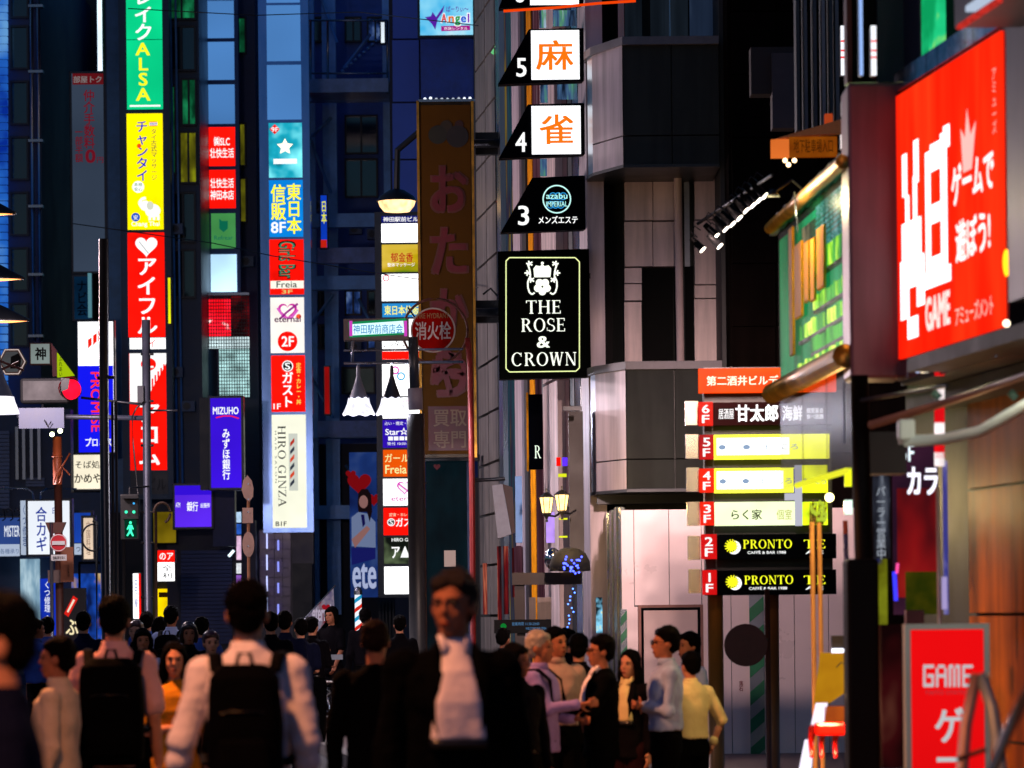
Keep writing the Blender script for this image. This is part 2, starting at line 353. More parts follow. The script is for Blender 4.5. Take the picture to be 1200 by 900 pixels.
for i in range(70): part('light_bar', (-50, -40+i*9.2, 8.3, -40+i*9.2+7.4), 99.3, .2, scr, ts)
tb = building('office_building', 'near black tower behind the tall grey brokerage billboard', 44, 150, 113, 14, mat('black_cladding', '12151c', .6))
window(tb, (92, 5, 101, 16), 113, E('8a7430', .8), mull=0); window(tb, (60, 100, 78, 140), 113, gd, mull=0)
for y in (-20, 200, 260, 420): window(tb, (58, y, 78, y+40), 113, gd, mull=0)
tc_ = building('office_building', 'narrow dark block that carries the tall bright column of lenders signs', 126, 236, 99, 12, mat('slate_cladding', '1c3450', .45, .1, .3, 1), wins=None)
grn = mottled('green_lit_glass', [(.35, '02140c'), (.55, '0b5030'), (.75, '1e9a60')], 2.5, (1, 1, .5), .7)
ylw = mottled('yellow_lit_glass', [(.3, '1c1c04'), (.5, '5c5a10'), (.75, 'b0b818')], 2, (1, 1, .4), .8)
for b, m_ in [((196, -30, 230, 24), grn), ((196, 30, 230, 84), gd), ((212, 92, 231, 148), grn), ((210, 154, 232, 216), ylw), ((196, 100, 207, 205), grn), ((200, 225, 230, 285), gd), ((200, 292, 230, 350), gd), ((198, 360, 206, 395), gd)]:
    window(tc_, b, 98.97, m_, mull=1)
part('fin', (127, -80, 146, 640), 98.2, .8, mat('fin_steel', '34587c', .35, .4), tc_)
for px in (203, 209): rod(tc_, 'service_pipe', [(px-4, -40, 98.6), (px+6, 640, 98.6)], 1.3, M['bluegrey'])
td = building('office_building', 'dark block with the blank blue panels and red clinic signs', 230, 302, 104, 12, M['navy'])
te = building('office_building', 'unlit sliver of a building between two sign columns', 284, 318, 109, 12, mat('black_cladding2', '0e0f16', .6))
for b, m_ in [((276, 20, 289, 64), grn), ((277, 144, 289, 196), ylw), ((277, 208, 290, 262), ylw)]: window(td, b, 103.9, m_, mull=0)
tf = building('office_building', 'blue lit building wrapped in an outdoor steel stair', 352, 464, 107, 12, mat('stair_building_wall', '2c58b0', .5, .1, .3, 1))  # blue light put into the wall colour
for px in (366, 404, 430):
    for y in (-40, 20, 340, 380, 540): window(tf, (px, y, px+20, y+30), 106.95, gd if (px+y) % 3 else mottled('night_window', [(.4, '081430'), (.55, '2c4888'), (.72, '88a8e0')], 3, (1, 1, .5), .5), mull=1)
# steel stair: landings, posts, braces, with blue light put into their colours
st = thing('fire_escape', 'blue grey steel fire stair with railed landings and diagonal braces', 'fire escape', W(410, 720, 103))
bgm = M['bluegrey']
for px in (367, 384, 392, 455): part('column', (px-4, -60, px+4, 720), 104, .35, bgm, st)
for y in (110, 258, 331, 505, 600): part('landing_beam', (360, y-8, 458, y+8), 103, .4, bgm, st)
for y0 in (24, ):
    for y in (24, 86): rod(st, 'rail', [(362, y, 101.4), (454, y, 101.4)], 1.2, M['steel'])
    for x in (364, 384, 454): rod(st, 'rail_post', [(x, 24, 101.4), (x, 110, 101.4)], 1.3, M['steel'])
part('landing', (362, 92, 455, 108), 101.2, 1.6, mat('landing_plate', '88b0f0', .4), st)
for a, b in [((370, -20), (395, 50)), ((403, 80), (434, 40)), ((365, 160), (388, 138)), ((362, 160), (388, 226)), ((365, 380), (390, 345)), ((364, 440), (390, 490)), ((420, 350), (445, 400)), ((405, 545), (450, 610))]:
    rod(st, 'brace', [(*a, 103.6), (*b, 103.6)], 2.0, bgm, 6)
for i in range(10): rod(st, 'stair_rail', [(400+i*5, 84-i*4.4, 103), (403+i*5, 82-i*4.4, 103)], 2, bgm, 4)
for b in [(404, 135, 443, 181), (404, 186, 443, 232), (400, 430, 440, 462)]: window(tf, b, 106.9, gd, mull=1)
part('lit_beam', (372, 290, 440, 308), 102.9, .3, mat('lit_soffit', '90a8e8', .5), st); part('lit_beam', (372, 493, 442, 512), 102.8, .3, mat('lit_soffit', '90a8e8', .5), st)
acm = mat('air_conditioner_casing', '5a6c88', .5, .1)
for par_, spots in ((tc_, [(199, 262), (199, 430), (213, 470)]), (tf, [(409, 262), (430, 268), (364, 235), (408, 400), (364, 560)]), (td, [(234, 330), (282, 300)])):
    dd_ = {0: 98.4, 1: 106.2}.get(0 if par_ is tc_ else 1 if par_ is tf else 2, 103.2)
    for x, y in spots:
        u_ = part('air_conditioner', (x, y, x+15, y+12), dd_, .35, acm, par_); ring(u_, 'fan_guard', x+6, y+6, 3.6, 4.4, dd_, M['black'], .01); disc(u_, 'fan', x+6, y+6, 3.4, dd_, M['dark'], .006, n=12)
# blue panel tower
tg = building('office_building', 'tower clad in big cobalt panels behind the party shop sign', 459, 566, 93, 12, mat('tower_core', '141c33', .6))
cob = mat('cobalt_panel', '3a62cc', .42, .1, .1, .5)
for i, y in enumerate((-75, -30, 47, 121, 188)):
    y1 = (-32, 45, 119, 186, 250)[i]
    part('wall_panel', (460, y, 491, y1), 92.85, .15, cob, tg)
    if y < 110: part('wall_panel', (493, y, 558, y1), 92.9, .1, cob, tg) if y != -30 else None
for y in (200, 300, 400, 500): part('wall_panel', (497, y, 560, y+95), 92.9, .1, mat('shade_panel', '203c88', .5), tg)
# ============================================================ STREET LEVEL over the crossing
tsh = thing('shop', 'closed shop with a violet lit mesh shutter under the purple bank sign', 'shop', W(245, 760, 97))
part('wall', (196, 610, 300, 780), 97.2, .6, mat('shopfront_stone', '26243c', .5), tsh)
for i in range(24): part('slat', (212, 645+i*4.6, 272, 645+i*4.6+3.9), 97.0, .15, M['shut'], tsh)
tsj = thing('shop', 'mauve tiled ground floor wall under the barber sign', 'shop', W(335, 760, 98))
part('wall', (300, 620, 368, 790), 98.4, .6, mat('mauve_tiles', '3a3050', .35, 0, .2, 2), tsj)
for r_ in range(9):
    for c_ in range(4): part('tile', (303+c_*9.5, 622+r_*11, 303+c_*9.5+9, 622+r_*11+10.4), 98.3, .1, mat('mauve_tile', '4c3d68', .25, .1, .3, 1.5), tsj)
for i, y in enumerate((625, 650, 675, 700)):
    o = part('light_tube', (312, y, 313.5, y+18), 98.2, .05, E('c0c8ff', 1.5), tsj); part('light_tube', (325, y+8, 327, y+20), 98.2, .05, E('9098ff', 1.2), tsj)
tsk = thing('shop', 'dim open shop under the fire stair with a poster girl panel', 'shop', W(410, 770, 103))
part('wall', (362, 520, 462, 790), 104.6, .5, mat('dim_shop_wall', '1c2236', .6), tsk)
part('door', (343, 660, 366, 760), 97.8, .3, mat('dark_doors', '10121c', .4), tsk)
part('wall', (444, 696, 482, 790), 96, .5, mat('dim_shop_wall', '1c2236', .6), tsk)
for i in range(9): part('rail', (444+i*4, 704, 446+i*4, 750), 95.8, .08, M['dark'], tsk)
tl = thing('shop', 'ground floor of small shops behind the key cutting sign', 'shop', W(60, 770, 92))
part('wall', (-80, 480, 84, 790), 93, .6, mat('shoprow_wall', '2c3a52', .6), tl); part('wall', (84.2, 577, 128, 790), 93, .6, mat('shoprow_wall', '2c3a52', .6), tl)
part('wall', (126, 600, 215, 790), 98, .6, mat('shoprow_wall2', '1a1c28', .6), tl)
rdm = mat('roller_slat', '566480', .5)
for i in range(20): part('slat', (-2, 505+i*4.6, 11, 505+i*4.6+3.8), 92.8, .1, rdm, tl); part('slat', (30, 565+i*3.5-5, 52, 565+i*3.5-2), 92.8, .1, rdm, tl) if i < 3 else None
for x in (18, 26, 35, 44): part('column', (x, 500, x+3.5, 562), 92.7, .2, M['steel'], tl)
part('door', (24, 655, 46, 745), 92.6, .2, mottled('shop_glass', [(.3, '3c5878'), (.5, '8ab0c8'), (.7, 'd8f4ff')], 1.5, (2, 1, .5), .8), tl)
part('sign_panel', (47, 678, 68, 745), 92.4, .2, E('2050d8', .8, .3), tl); 
part('door', (84, 672, 118, 760), 92.5, .2, mottled('shop_glass_warm', [(.35, '0c1c50'), (.5, '1c50c0'), (.6, 'c09858'), (.75, 'f8f0d0')], 1.6, (1, 1, .6), .8), tl)
part('frame', (92, 658, 117, 661), 91.9, .1, BLK, tl); part('frame', (92, 661, 94.5, 770), 91.9, .1, BLK, tl)
part('door', (183, 690, 204, 730), 97.6, .2, E('ffd800', 1.1, .3), tl); part('lettering', (186, 694, 201, 700), 97.58, .02, E('40280a', .3), tl)
# ============================================================ SIGNS over the crossing
def column_sign(label, b, d, group='tall columns of stacked tenant signs', m=None, side=9, thick=.5):
    x0, x1, z0, z1 = rect(b, d); t = thing('sign_column', label, 'sign column', Vector(((x0+x1)/2, d+thick, z0)), group)
    MB().box(x0, x1, d+.02, d+thick, z0, z1).build('casing', m or M['frame'], t); return t
# -- lenders column
d = 97; t = column_sign('column of green, yellow, red and white lenders signs with a heart', (141, -60, 200, 585), d, m=mat('column_casing', '203850', .4, .3))
p = panel(t, (148, -60, 190, 128), d, E('08d088', 1.05, .18, .7)); text(p, 'レイク', (158, -12, 178, 47), d, WHs, 3, v=True)
text(p, 'ALSA', (159, 50, 176, 118), d, E('f4f020', 1.2), 3, v=True, lsp=.85); part('lettering', (152, 123, 188, 125), d-.012, .004, WHs, p)
for y in (46, ): part('joint', (148, y, 190, y+.8), d-.008, .006, E('04684a', .6), p)
p = panel(t, (149, 133, 191, 269), d, YEL); BL2 = E('0830d8', .9)
text(p, 'チャンタイ', (160, 142, 173, 212), d, BL2, 2.5, v=True); text(p, 'タイ古式マッサージ', (177, 151, 184, 211), d, E('5a6a50', .7), 1, v=True)
for i, hx in enumerate(('e03028', 'ffffff', '1838b0', 'ffffff', 'e03028')): part('flag_stripe', (175, 142.5+i*1.1, 184.5, 143.5+i*1.1), d-.012, .004, E(hx, 1), p)
disc(p, 'dot_emblem', 163, 171, 2.5, d, E('ff4810', 1.1), .02); disc(p, 'badge', 162, 219, 7, d, WHs); text(p, '本格\n安心', (157, 214, 167, 224), d, E('70b070', .8), 1)
el = WHs; disc(p, 'elephant_body', 179, 247, 9, d, el, .008, 8); disc(p, 'elephant_head', 170, 241, 6, d, el, .010, 6); disc(p, 'elephant_ear', 176, 241, 4, d, E('e0e4d0', .95), .013, 5); stroke(p, 'elephant_trunk', [(166, 243), (163, 238), (166, 233), (171, 232)], 1.6, d, el)
for x in (174, 179, 184): part('elephant_leg', (x, 252, x+3, 258), d-.011, .004, el, p)
disc(p, 'round_badge', 159, 254.5, 5.2, d, E('1458d0', 1), .009); text(p, '安', (156.5, 252, 161.5, 257.5), d, WHs, 1); text(p, 'Chang Thai', (154, 259.5, 187, 266.5), d, WHs, 2)
p = panel(t, (150, 272.5, 193, 395), d, REDE); heart(p, 171.5, 288, 13, d, WHs); text(p, 'アイフル', (161, 303, 184, 391), d, WHs, 3.5, v=True)
stroke(p, 'heart_line', [(163, 283), (174, 297)], .5, d, E('c0c0c0', .8), .014)
p = panel(t, (152, 396, 194, 409), d, WH); text(p, 'アイ', (166, 398, 182, 407), d, REDE, 2.5)
p = panel(t, (152, 414, 195, 551), d, REDE)
poly(p, 'white_field', [(152, 414), (195, 414), (195, 426), (170, 470), (152, 472)], d, WHs, .006)
disc(p, 'round_emblem', 174, 427, 9, d, REDE, .010, 7.5); part('emblem_band', (166, 429, 180, 431), d-.016, .004, WHs, p)
for i in range(7): poly(p, 'stripe', [(171+i*3.4, 452-i*4.2), (173+i*3.4, 452-i*4.2), (173+i*3.4, 470), (171+i*3.4, 470)], d, REDE, .010)
text(p, 'アコム', (163, 474, 187, 545), d, WHs, 3.5, v=True)
p = panel(t, (153, 553, 197, 579), d, mat('unlit_plate', '27303a', .4)); text(p, 'ビル', (173, 560, 195, 574), d, mat('unlit_letter', '10161e', .5), 2)
# -- clinic column
d = 102; t = column_sign('column with blank blue panels above two red clinic signs', (233, -60, 280, 346), d, m=mat('column_casing2', '28487c', .35, .3))
blank = E('4f86c8', .85, .22, .35)
for i, b in enumerate([(242, -60, 274, 0), (243, 1, 274, 44.5), (243, 49, 274.5, 93.5), (244, 99, 275, 145)]): panel(t, b, d, blank)
p = panel(t, (244, 149, 275.5, 194.5), d, REDE); text(p, '㈱SLC\n壮快生活', (246, 160, 274, 185), d, WHs, 2.2)
p = panel(t, (244.5, 199, 276, 244), d, REDE); text(p, '壮快生活\n神田本店', (246.5, 209, 274, 234), d, WHs, 2.2)
p = panel(t, (247.5, 250, 276, 291), d, E('5cc068', .5, .15)); poly(p, 'crest', [(257, 256), (260, 259), (267, 259), (267, 268), (262, 272), (257, 268)], d, E('108060', .6)); text(p, 'Refrear', (251, 276, 273, 281), d, E('208868', .6), 1)
p = panel(t, (247, 298, 277.5, 342), d, E('b8e0ff', 1.3, .5, .5))
# -- barber column
d = 98; t = column_sign('column ending in a long cream barber sign with a pole drawing', (305, -60, 364, 624), d, m=mat('polished_casing', '6888c0', .2, .95, .2, 1.2, 0, .5, (1, 1, .3)))  # blue sheen on the casing put into its base colour
for b in [(312, -60, 351, 3), (312.5, 6, 352, 71.5), (313, 76, 353, 140)]: panel(t, b, d, blank)
p = panel(t, (315, 144, 354, 208), d, mottled('aqua_print', [(.3, '084858'), (.45, '18a0b8'), (.62, '80f0f8'), (.8, 'e8ffff')], .9, (1, 1, 1), 1.2))
poly(p, 'badge', [(322, 145.5), (328, 151.5), (322, 157.5), (316, 151.5)], d, REDE); text(p, '9F', (318, 149, 326, 154.5), d, WHs, 1.5)
star = [(334+(10 if i % 2 == 0 else 5)*math.sin(math.pi*i/5), 172-(10 if i % 2 == 0 else 5)*math.cos(math.pi*i/5)) for i in range(10)]
poly(p, 'star_emblem', star, d, E('fff4d0', 1.6)); part('lettering_band', (320.5, 186, 348, 192), d-.01, .004, WHs, p)
p = panel(t, (315.5, 211, 355, 277.5), d, E('0888e8', 1.0, .1)); text(p, '東\n日\n本', (336, 215, 353, 274), d, E('fff020', 1.3), 2.5, lsp=.95); text(p, '信\n販', (317.5, 216, 335, 258), d, E('fff020', 1.3), 2.5, lsp=.95); text(p, '8F', (317.5, 260, 335, 273), d, WHs, 2.5)
p = panel(t, (316, 280.5, 356, 345), d, REDE); text(p, 'Girls Bar', (326, 282, 347, 327), d, E('101008', .2), 3, rot=90)
text(p, 'Girls Bar', (327.4, 283.4, 345.6, 325.6), d-.005, E('50b890', .5), .2, rot=90)
part('strip', (317, 329, 356, 338), d-.01, .004, E('fffff0', 1), p); text(p, 'Freia', (324, 329.5, 348, 337), d-.006, BLK, 1); text(p, '3F', (330, 339.5, 343, 344), d, E('e8e080', .9), 1.5)
p = panel(t, (317, 348.5, 356.5, 413.5), d, E('fff8f0', 1.1, .1))
for s_, hx in ((11, 'd020a0'), (8.2, 'fff8f0')): poly(p, 'heart_emblem', heart_pts(337, 364, s_), d, E(hx, 1.0 if hx[0] == 'd' else 1.1), .008 if s_ > 9 else .010)
stroke(p, 'ribbon', [(325, 361), (333, 372), (341, 373), (349, 363)], 1.4, d, E('e060c8', 1), .012); stroke(p, 'ribbon', [(349, 356), (336, 366), (328, 374)], 1.2, d, E('a01890', .9), .014)
disc(p, 'flower_emblem', 350, 371, 3, d, E('ff5830', 1), .012)
text(p, 'eternal', (321.5, 370, 352.5, 377.5), d-.006, E('58104c', .8), 2.2); disc(p, 'floor_badge', 337, 400, 11.6, d, E('ff1008', 1.2)); text(p, '2F', (330, 394, 344.5, 406), d, WHs, 2.5)
p = panel(t, (318, 416.5, 357.5, 482.5), d, REDE); disc(p, 'mark', 337, 429, 6.6, d, WHs); disc(p, 'mark', 337, 429, 5.4, d, E('080808', .1), .009); text(p, 'S', (333.8, 425, 340.2, 433), d, WHs, 2)
text(p, 'ガスト', (331, 436, 343.5, 477), d, WHs, 3.5, v=True); text(p, '定食・カレー・丼', (347, 425, 353, 474), d, E('f8e860', 1), 1.5, v=True); text(p, '1F', (320.5, 473, 329, 479.5), d, WHs, 1.5)
p = panel(t, (319, 486, 359, 618.5), d, E('fbfbe4', 1.05, .08)); text(p, 'HIRO GINZA', (326, 499, 335, 594), d, BLK, 1, rot=90, sf=True); text(p, 'H A I R   S A L O N', (322, 505, 324.5, 566), d, E('909080', .6), 0, rot=90)
part('pole_drawing', (338.5, 508, 349, 575), d-.008, .004, E('d8dcd0', .9), p)
for i, hx in enumerate(('c03020', '303848', 'e04828', '303848', 'e04828', '303848')): y = 513+i*9.5; poly(p, 'stripe', [(340, y+6), (345, y), (345, y+5), (340, y+10.5)], d, E(hx, .9), .014)
text(p, 'B1F', (323, 611, 336, 616.5), d, BLK, 2.2)
# -- building directory column by the station
d = 86; t = column_sign('white glowing tenant directory partly behind the lamp cones', (441, 248, 495, 700), d, m=M['frame'])
def pl(b, m_): return panel(t, b, d, m_)
p = pl((447, 253, 491, 260.5), E('101878', .9)); text(p, '神田駅前ビル', (449, 254, 490, 259.8), d, WHs, 2)
WW = E('ffffff', 2.2)
p = pl((447, 262, 491, 284), WW)
p = pl((447.5, 286.5, 491.5, 318.5), mottled('turmeric_print', [(.35, '107808'), (.5, 'c0a010'), (.7, 'f0d060')], .35, (1, 1, 3), 1.1)); text(p, '郁金香', (458, 296, 484, 307), d, E('c01018', .9), 2); text(p, '整体マッサージ', (454, 308, 486, 312.5), d, WHs, 1)
p = pl((447.5, 321, 491.5, 352.5), WW); ring(p, 'round_emblem', 452.5, 326, 2.6, 4, d, E('e04060', 1), ry=1)
p = pl((448, 355.5, 491.5, 371.5), E('2890d8', 1)); text(p, '東日本信販', (450.5, 358, 491, 369), d, E('f8f070', 1.2), 2)
p = pl((448, 374, 491.5, 396), WW)
p = pl((448, 397, 492, 421), WW); text(p, 'レンタル', (449.5, 399, 475, 407), d, BLK, 2.2); part('strip', (448, 411.5, 492, 421), d-.01, .004, REDE, p)
p = pl((448, 424, 492, 464), WW); ring(p, 'ring_emblem', 463, 434, 3, 5, d, E('e850c0', 1)); ring(p, 'ring_emblem', 470, 441, 3, 5, d, E('40b0e0', 1))
p = pl((448.5, 466, 492, 490), WW); text(p, 'eternal', (460, 461.5+5, 485, 474), d, E('e030a0', 1), 1)
p = pl((448.5, 492, 492, 524.5), E('3010b0', 1.0)); text(p, 'Star☆ス', (451.5, 501, 488, 510), d, WHs, 1.8); text(p, '占い・鑑定・相談', (451, 494, 486, 498), d, WHs, .8); text(p, '■■■■', (455, 511.5, 480, 516), d, WHs, 1); text(p, '受付 10:00-22:00', (454, 518, 488, 521.5), d, WHs, .5)
p = pl((449, 527, 492.5, 558.5), E('f05808', 1.0)); text(p, 'ガールズ', (451, 531.5, 489, 541.5), d, E('f0f0a0', 1.1), 1.5); text(p, 'Freia', (451.5, 545, 476.5, 555), d, E('f0f0a0', 1.1), 1.5)
p = pl((449, 561, 492.5, 592.5), WH); poly(p, 'heart_emblem', heart_pts(474, 571, 9), d, E('e040c0', 1)); poly(p, 'heart_emblem', heart_pts(474, 571, 7), d, WHs, .009); stroke(p, 'ribbon', [(467, 567), (480, 577)], .8, d, E('e040c0', 1), .012); text(p, 'eternal', (458.5, 581, 490, 587), d, E('d020a0', .9), 1.5)
p = pl((449.5, 595, 493, 627), REDE); text(p, '定食・カレー・丼', (456, 601, 490, 605), d, E('f8e8c0', 1), 1); disc(p, 'mark', 458.5, 612, 4.6, d, WHs); disc(p, 'mark', 458.5, 612, 3.6, d, E('080808', .1), .009); text(p, 'S', (456.4, 609, 460.6, 615), d, WHs, 1.5); text(p, 'ガスト', (464, 607, 490, 617), d, WHs, 2.5)
p = pl((450, 629.5, 493, 660.5), mottled('salon_print', [(.35, '101410'), (.5, '607050'), (.65, 'f8f8f0')], 1.1, (1, 1, 1), 1)); text(p, 'HIRO GINZA', (459, 630.5, 492, 634.5), d, WHs, 1); text(p, 'ア▲', (459, 640, 480, 654), d, WHs, 3)
p = pl((450.5, 664, 493, 696), WW)
# -- shop sign at the top of the cobalt tower
t, p = lightbox('party_shop_sign', 'aqua sign with rainbow lettering and a purple fairy shape on the cobalt tower', 'sign', (492, -30, 554, 41), 90.5, mottled('aqua_party_print', [(.35, '38b8f0'), (.55, '90e0ff'), (.7, 'e0f8ff')], .9, (1, 1, 1), .95))
d = 90.5
for ch, x, hx in (('A', 517, 'e02020'), ('n', 525.5, 'f07818'), ('g', 533, '18a048'), ('e', 540, '2060e0'), ('l', 548, '8020c0')):
    text(p, ch, (x-.8, 15 if ch in 'Al' else 18.5, x+(7.4 if ch != 'l' else 2.8), 27 if ch != 'g' else 31), d, E('ffffff', 1.1), 6); text(p, ch, (x, 16 if ch in 'Al' else 19, x+(6.6 if ch != 'l' else 2), 26.4 if ch != 'g' else 30), d-.008, E(hx, .9), 4)
text(p, 'ぱーりぃ〜', (523, 7, 549, 14), d, E('6030b0', .9), 1.5); poly(p, 'banner_strip', [(517, 30.5), (551, 30), (551, 35.5), (517, 36.5)], d, E('b01090', .9)); text(p, '衣装レンタル', (520, 31.5, 548, 35), d-.006, WHs, .8)
poly(p, 'fairy_emblem', [(498, 20), (505, 19), (507, 14), (511, 20), (521, 6), (519, 14), (513, 22), (510, 35), (506, 28)], d, E('5a20a8', .9)); 
part('sign_recess_back', (493, 46, 554, 115), 92.2, .3, mat('recess_blue', '2c54b8', .5), tg)
# -- grey billboard and other signs of the dark tower
t, p = lightbox('billboard', 'unlit grey and red brokerage billboard high on the dark tower', 'billboard', (85, 86, 122, 318), 101, E('5a6c88', .32, .15, .4), thick=.6)  # unlit face, its dim brightness given as a faint glow
d = 101; part('header', (85, 86, 121, 99), d-.01, .004, E('781820', .55), p); text(p, '部屋トク', (86, 89, 119, 97), d-.006, E('a8a0a0', .5), 2)
text(p, '仲介手数料', (98, 105, 111, 174), d, E('88182c', .55), 2.2, v=True); text(p, '0', (100, 175, 112, 191), d, E('88182c', .55), 4); text(p, '円', (113.5, 184, 121, 191), d, E('88182c', .5), 1.5); text(p, '一部半額', (88, 154, 97, 190), d, E('88182c', .5), 2, v=True)
t, p = lightbox('vertical_sign', 'dim teal hanging sign below the grey billboard', 'sign', (87, 324, 106, 374), 100.5, E('0c3050', .5, .3)); text(p, 'ナビ会', (90, 329, 102, 370), 100.5, E('041020', .3), 2.5, v=True); part('light_edge', (103, 320, 107, 372), 100.4, .1, E('70b0c0', .5), p)
t, p = lightbox('lender_sign', 'white and blue lender sign with red slanted bars and rotated red letters', 'sign', (92, 377, 133, 530), 95, WH, rim=2)
d = 95; poly(p, 'blue_field', [(92, 428.5), (133, 428.5), (133, 530), (92, 530)], d, E('1418f0', 1.05), .006)
for i in range(4): poly(p, 'slanted_bar', [(103+i*6, 398-i*5), (107.6+i*6, 395-i*5), (107.6+i*6, 404-i*4), (103+i*6, 409-i*4)], d, E('f02010', 1.1), .008)
text(p, 'PROMISE', (106.5, 436, 118, 506), d-.004, E('ff2c10', 1.15), 1.8, rot=90); text(p, 'プロミス', (100, 513, 131, 523), d-.004, WHs, 2.5)
t, p = lightbox('restaurant_sign', 'cream sign with brush lettering under the lender sign', 'sign', (85, 533, 120, 573), 94.5, E('fff4d8', 1.05, .1)); text(p, 'そば処', (88, 540, 117, 549), 94.5, BLK, 1.2); text(p, 'かめや', (87, 555, 119, 566), 94.5, BLK, 2.2)
# -- bank signs
t, p = lightbox('bank_sign', 'upright violet bank sign with white vertical lettering', 'sign', (247, 466.5, 282.5, 571.5), 92, E('3c14e0', 1.0, .15, .6), thick=.5); d = 92
x0, x1, z0, z1 = rect((234, 466, 246.4, 574), d); MB().box(x0, x1, d+.03, d+.5, z0, z1).build('side_face', M['dark'], t)
text(p, 'MIZUHO', (249.5, 477, 279.5, 485.5), d, WHs, 2.5); stroke(p, 'arc_emblem', [(253, 489.5), (262, 487.5), (271, 487.5), (280, 490.5)], .7, d, E('ff2020', 1)); text(p, 'みずほ銀行', (260.5, 503, 269.5, 562), d, WHs, 2.5, v=True)
t, p = lightbox('bank_sign', 'wide purple bank sign with small white lettering over the shutter', 'sign', (205, 569, 247.5, 617.5), 95, E('5a28e8', 1.0, .2, .6), thick=.6); d = 95
part('upper_band', (205, 569, 247.5, 580), d-.008, .004, E('3410d8', 1), p); text(p, '銀行', (219, 588, 232, 599), d, WHs, 2.5); text(p, 'ATM', (206, 589, 211, 594.5), d, WHs, 1); text(p, '出張所', (235, 589.5, 246, 595), d, WHs, 1.5)
x0, x1, z0, z1 = rect((249, 571, 275, 640), d); MB().box(x0, x1, d+.1, d+.6, z0, z1).build('side_face', mat('purple_grey', '443c60', .5), t)
# -- pub screen: red glow behind metal mesh, clinic building
t = thing('mesh_screen', 'metal mesh balcony screen glowing red in front of a sign', 'screen', W(252, 410, 101))
part('backlight', (226, 350, 270, 394), 101.3, .1, mottled('red_behind_mesh', [(.4, 'e00818'), (.55, 'ff1830'), (.60, 'ffe0e0')], 1.3, (1, 1, 1), 1.6), t)
part('backlight', (212, 350, 225, 408), 101.3, .1, mat('mauve_plate', '6a5068', .5), t); part('backlight', (228, 395, 292, 408), 101.3, .1, E('c8e0e4', 1.1, .4, 3), t); part('backlight', (257, 409, 292, 465), 101.3, .1, E('a8d4d4', 1.1, .5, 3), t); part('backlight', (271, 345, 292, 394), 101.3, .1, mottled('red_dim_mesh', [(.4, '200408'), (.6, '701018')], 2, (1, 1, 1), .7), t)
for i in range(22): part('mesh_bar', (226+i*3, 344+i*.1, 226.8+i*3, 408 if i < 11 else 466), 101.1, .03, M['black'], t)
for i in range(30): part('mesh_bar', (226 if i < 16 else 257, 346+i*4, 292, 346.8+i*4), 101.05, .03, M['black'], t)
part('rail', (212, 343, 292, 346), 101, .1, M['steel'], t)
# -- thin signs
for (b, hx, lab, s_) in [((114, -30, 119.5, 83), 'd8f0ff', 'thin white glowing edge of a sign beside the dark tower', 1.5), ((197, 325.5, 199.8, 379), 'f0f010', 'thin yellow sign edge beside the lenders column', 1.1), ((376, 229, 383, 290), '0c3cc0', 'small blue and red side sign on the fire stair', .9), ((380.5, 430, 386, 485), 'a81010', 'slim dark red side sign low on the fire stair', .7), ((446.5, 26, 450.5, 50), 'e8f4ff', 'slim white light strip on the stair landing', 1.0)]:
    t, p = lightbox('side_sign', lab, 'sign', b, 100.6 if b[0] > 300 else 96.4, E(hx, s_, .15), rim=1.5)
    if hx == '0c3cc0': text(p, '日本', (376.6, 236, 382.6, 262), 100.6, E('f0f030', 1), 2, v=True); part('panel_red', (376, 281, 383, 290), 100.58, .01, E('c02010', 1), p)
# -- shop signs low down
t, p = lightbox('donut_shop_sign', 'blue shop sign with tall white capitals under curled hooks', 'sign', (-40, 607, 23, 638), 88, E('3858a8', .55, .2, .8)); text(p, 'MISTER', (5, 616, 23, 629), 88, E('e8f0ff', .9), 2.5); part('strip', (-40, 638, 23, 652), 87.98, .02, E('c8d8f4', .7), p); text(p, '各種承り', (0, 643, 22, 649), 87.97, E('7088b8', .6), 1)
for x in (2, 11, 20): rod(t, 'hook_lamp', [(x-3, 600, 87.7), (x-1, 596, 87.5), (x+3, 599, 87.4), (x+4, 608, 87.5), (x+1, 610, 87.6)], .8, M['black'])
t, p = lightbox('key_shop_sign', 'white key cutting sign with bold blue characters', 'sign', (33, 587, 81.5, 649.5), 85, E('f0f6ff', 1.0, .08, .6), thick=.4); text(p, '合カギ', (42, 594, 55, 646), 85, E('1038a8', .8), 2.2, v=True); text(p, '日', (61.5, 595, 66, 602), 85, E('1038a8', .8), 1.5)
x0, x1, z0, z1 = rect((24, 586.5, 32.6, 650), 85); MB().box(x0, x1, 85.02, 85.4, z0, z1).build('side_face', E('c8d8f0', .7), t); text(t, 'くつ修理', (26.5, 592, 30.5, 640), 85, E('4060a0', .6), 1.2, v=True)
t, p = lightbox('shop_sign', 'blue and white repair shop fascia behind the no entry sign', 'sign', (82, 601, 106, 636), 88.5, E('1c48b8', .8, .2)); part('strip', (82, 637, 106, 650), 88.48, .02, E('c8d8f4', .7), p); text(p, 'つけ', (89, 640, 100, 647), 88.47, E('405078', .5), 1)
t, p = lightbox('hanging_sign', 'pale double lantern sign beside the thin traffic mirror ring', 'sign', (98, 607, 109, 655), 84, E('f8dcc0', .9, .1)); text(p, '中国料理', (101, 611, 106, 650), 84, E('c09880', .6), 1, v=True)
t, p = lightbox('banner_sign', 'tall blue banner with white shoe repair lettering', 'banner', (48, 678, 66, 745), 86, E('1838c8', .75, .2), thick=.1, rim=.5); text(p, 'くつ修理・合', (52, 681, 59, 736), 86, E('f0f4ff', .95), 1.5, v=True)
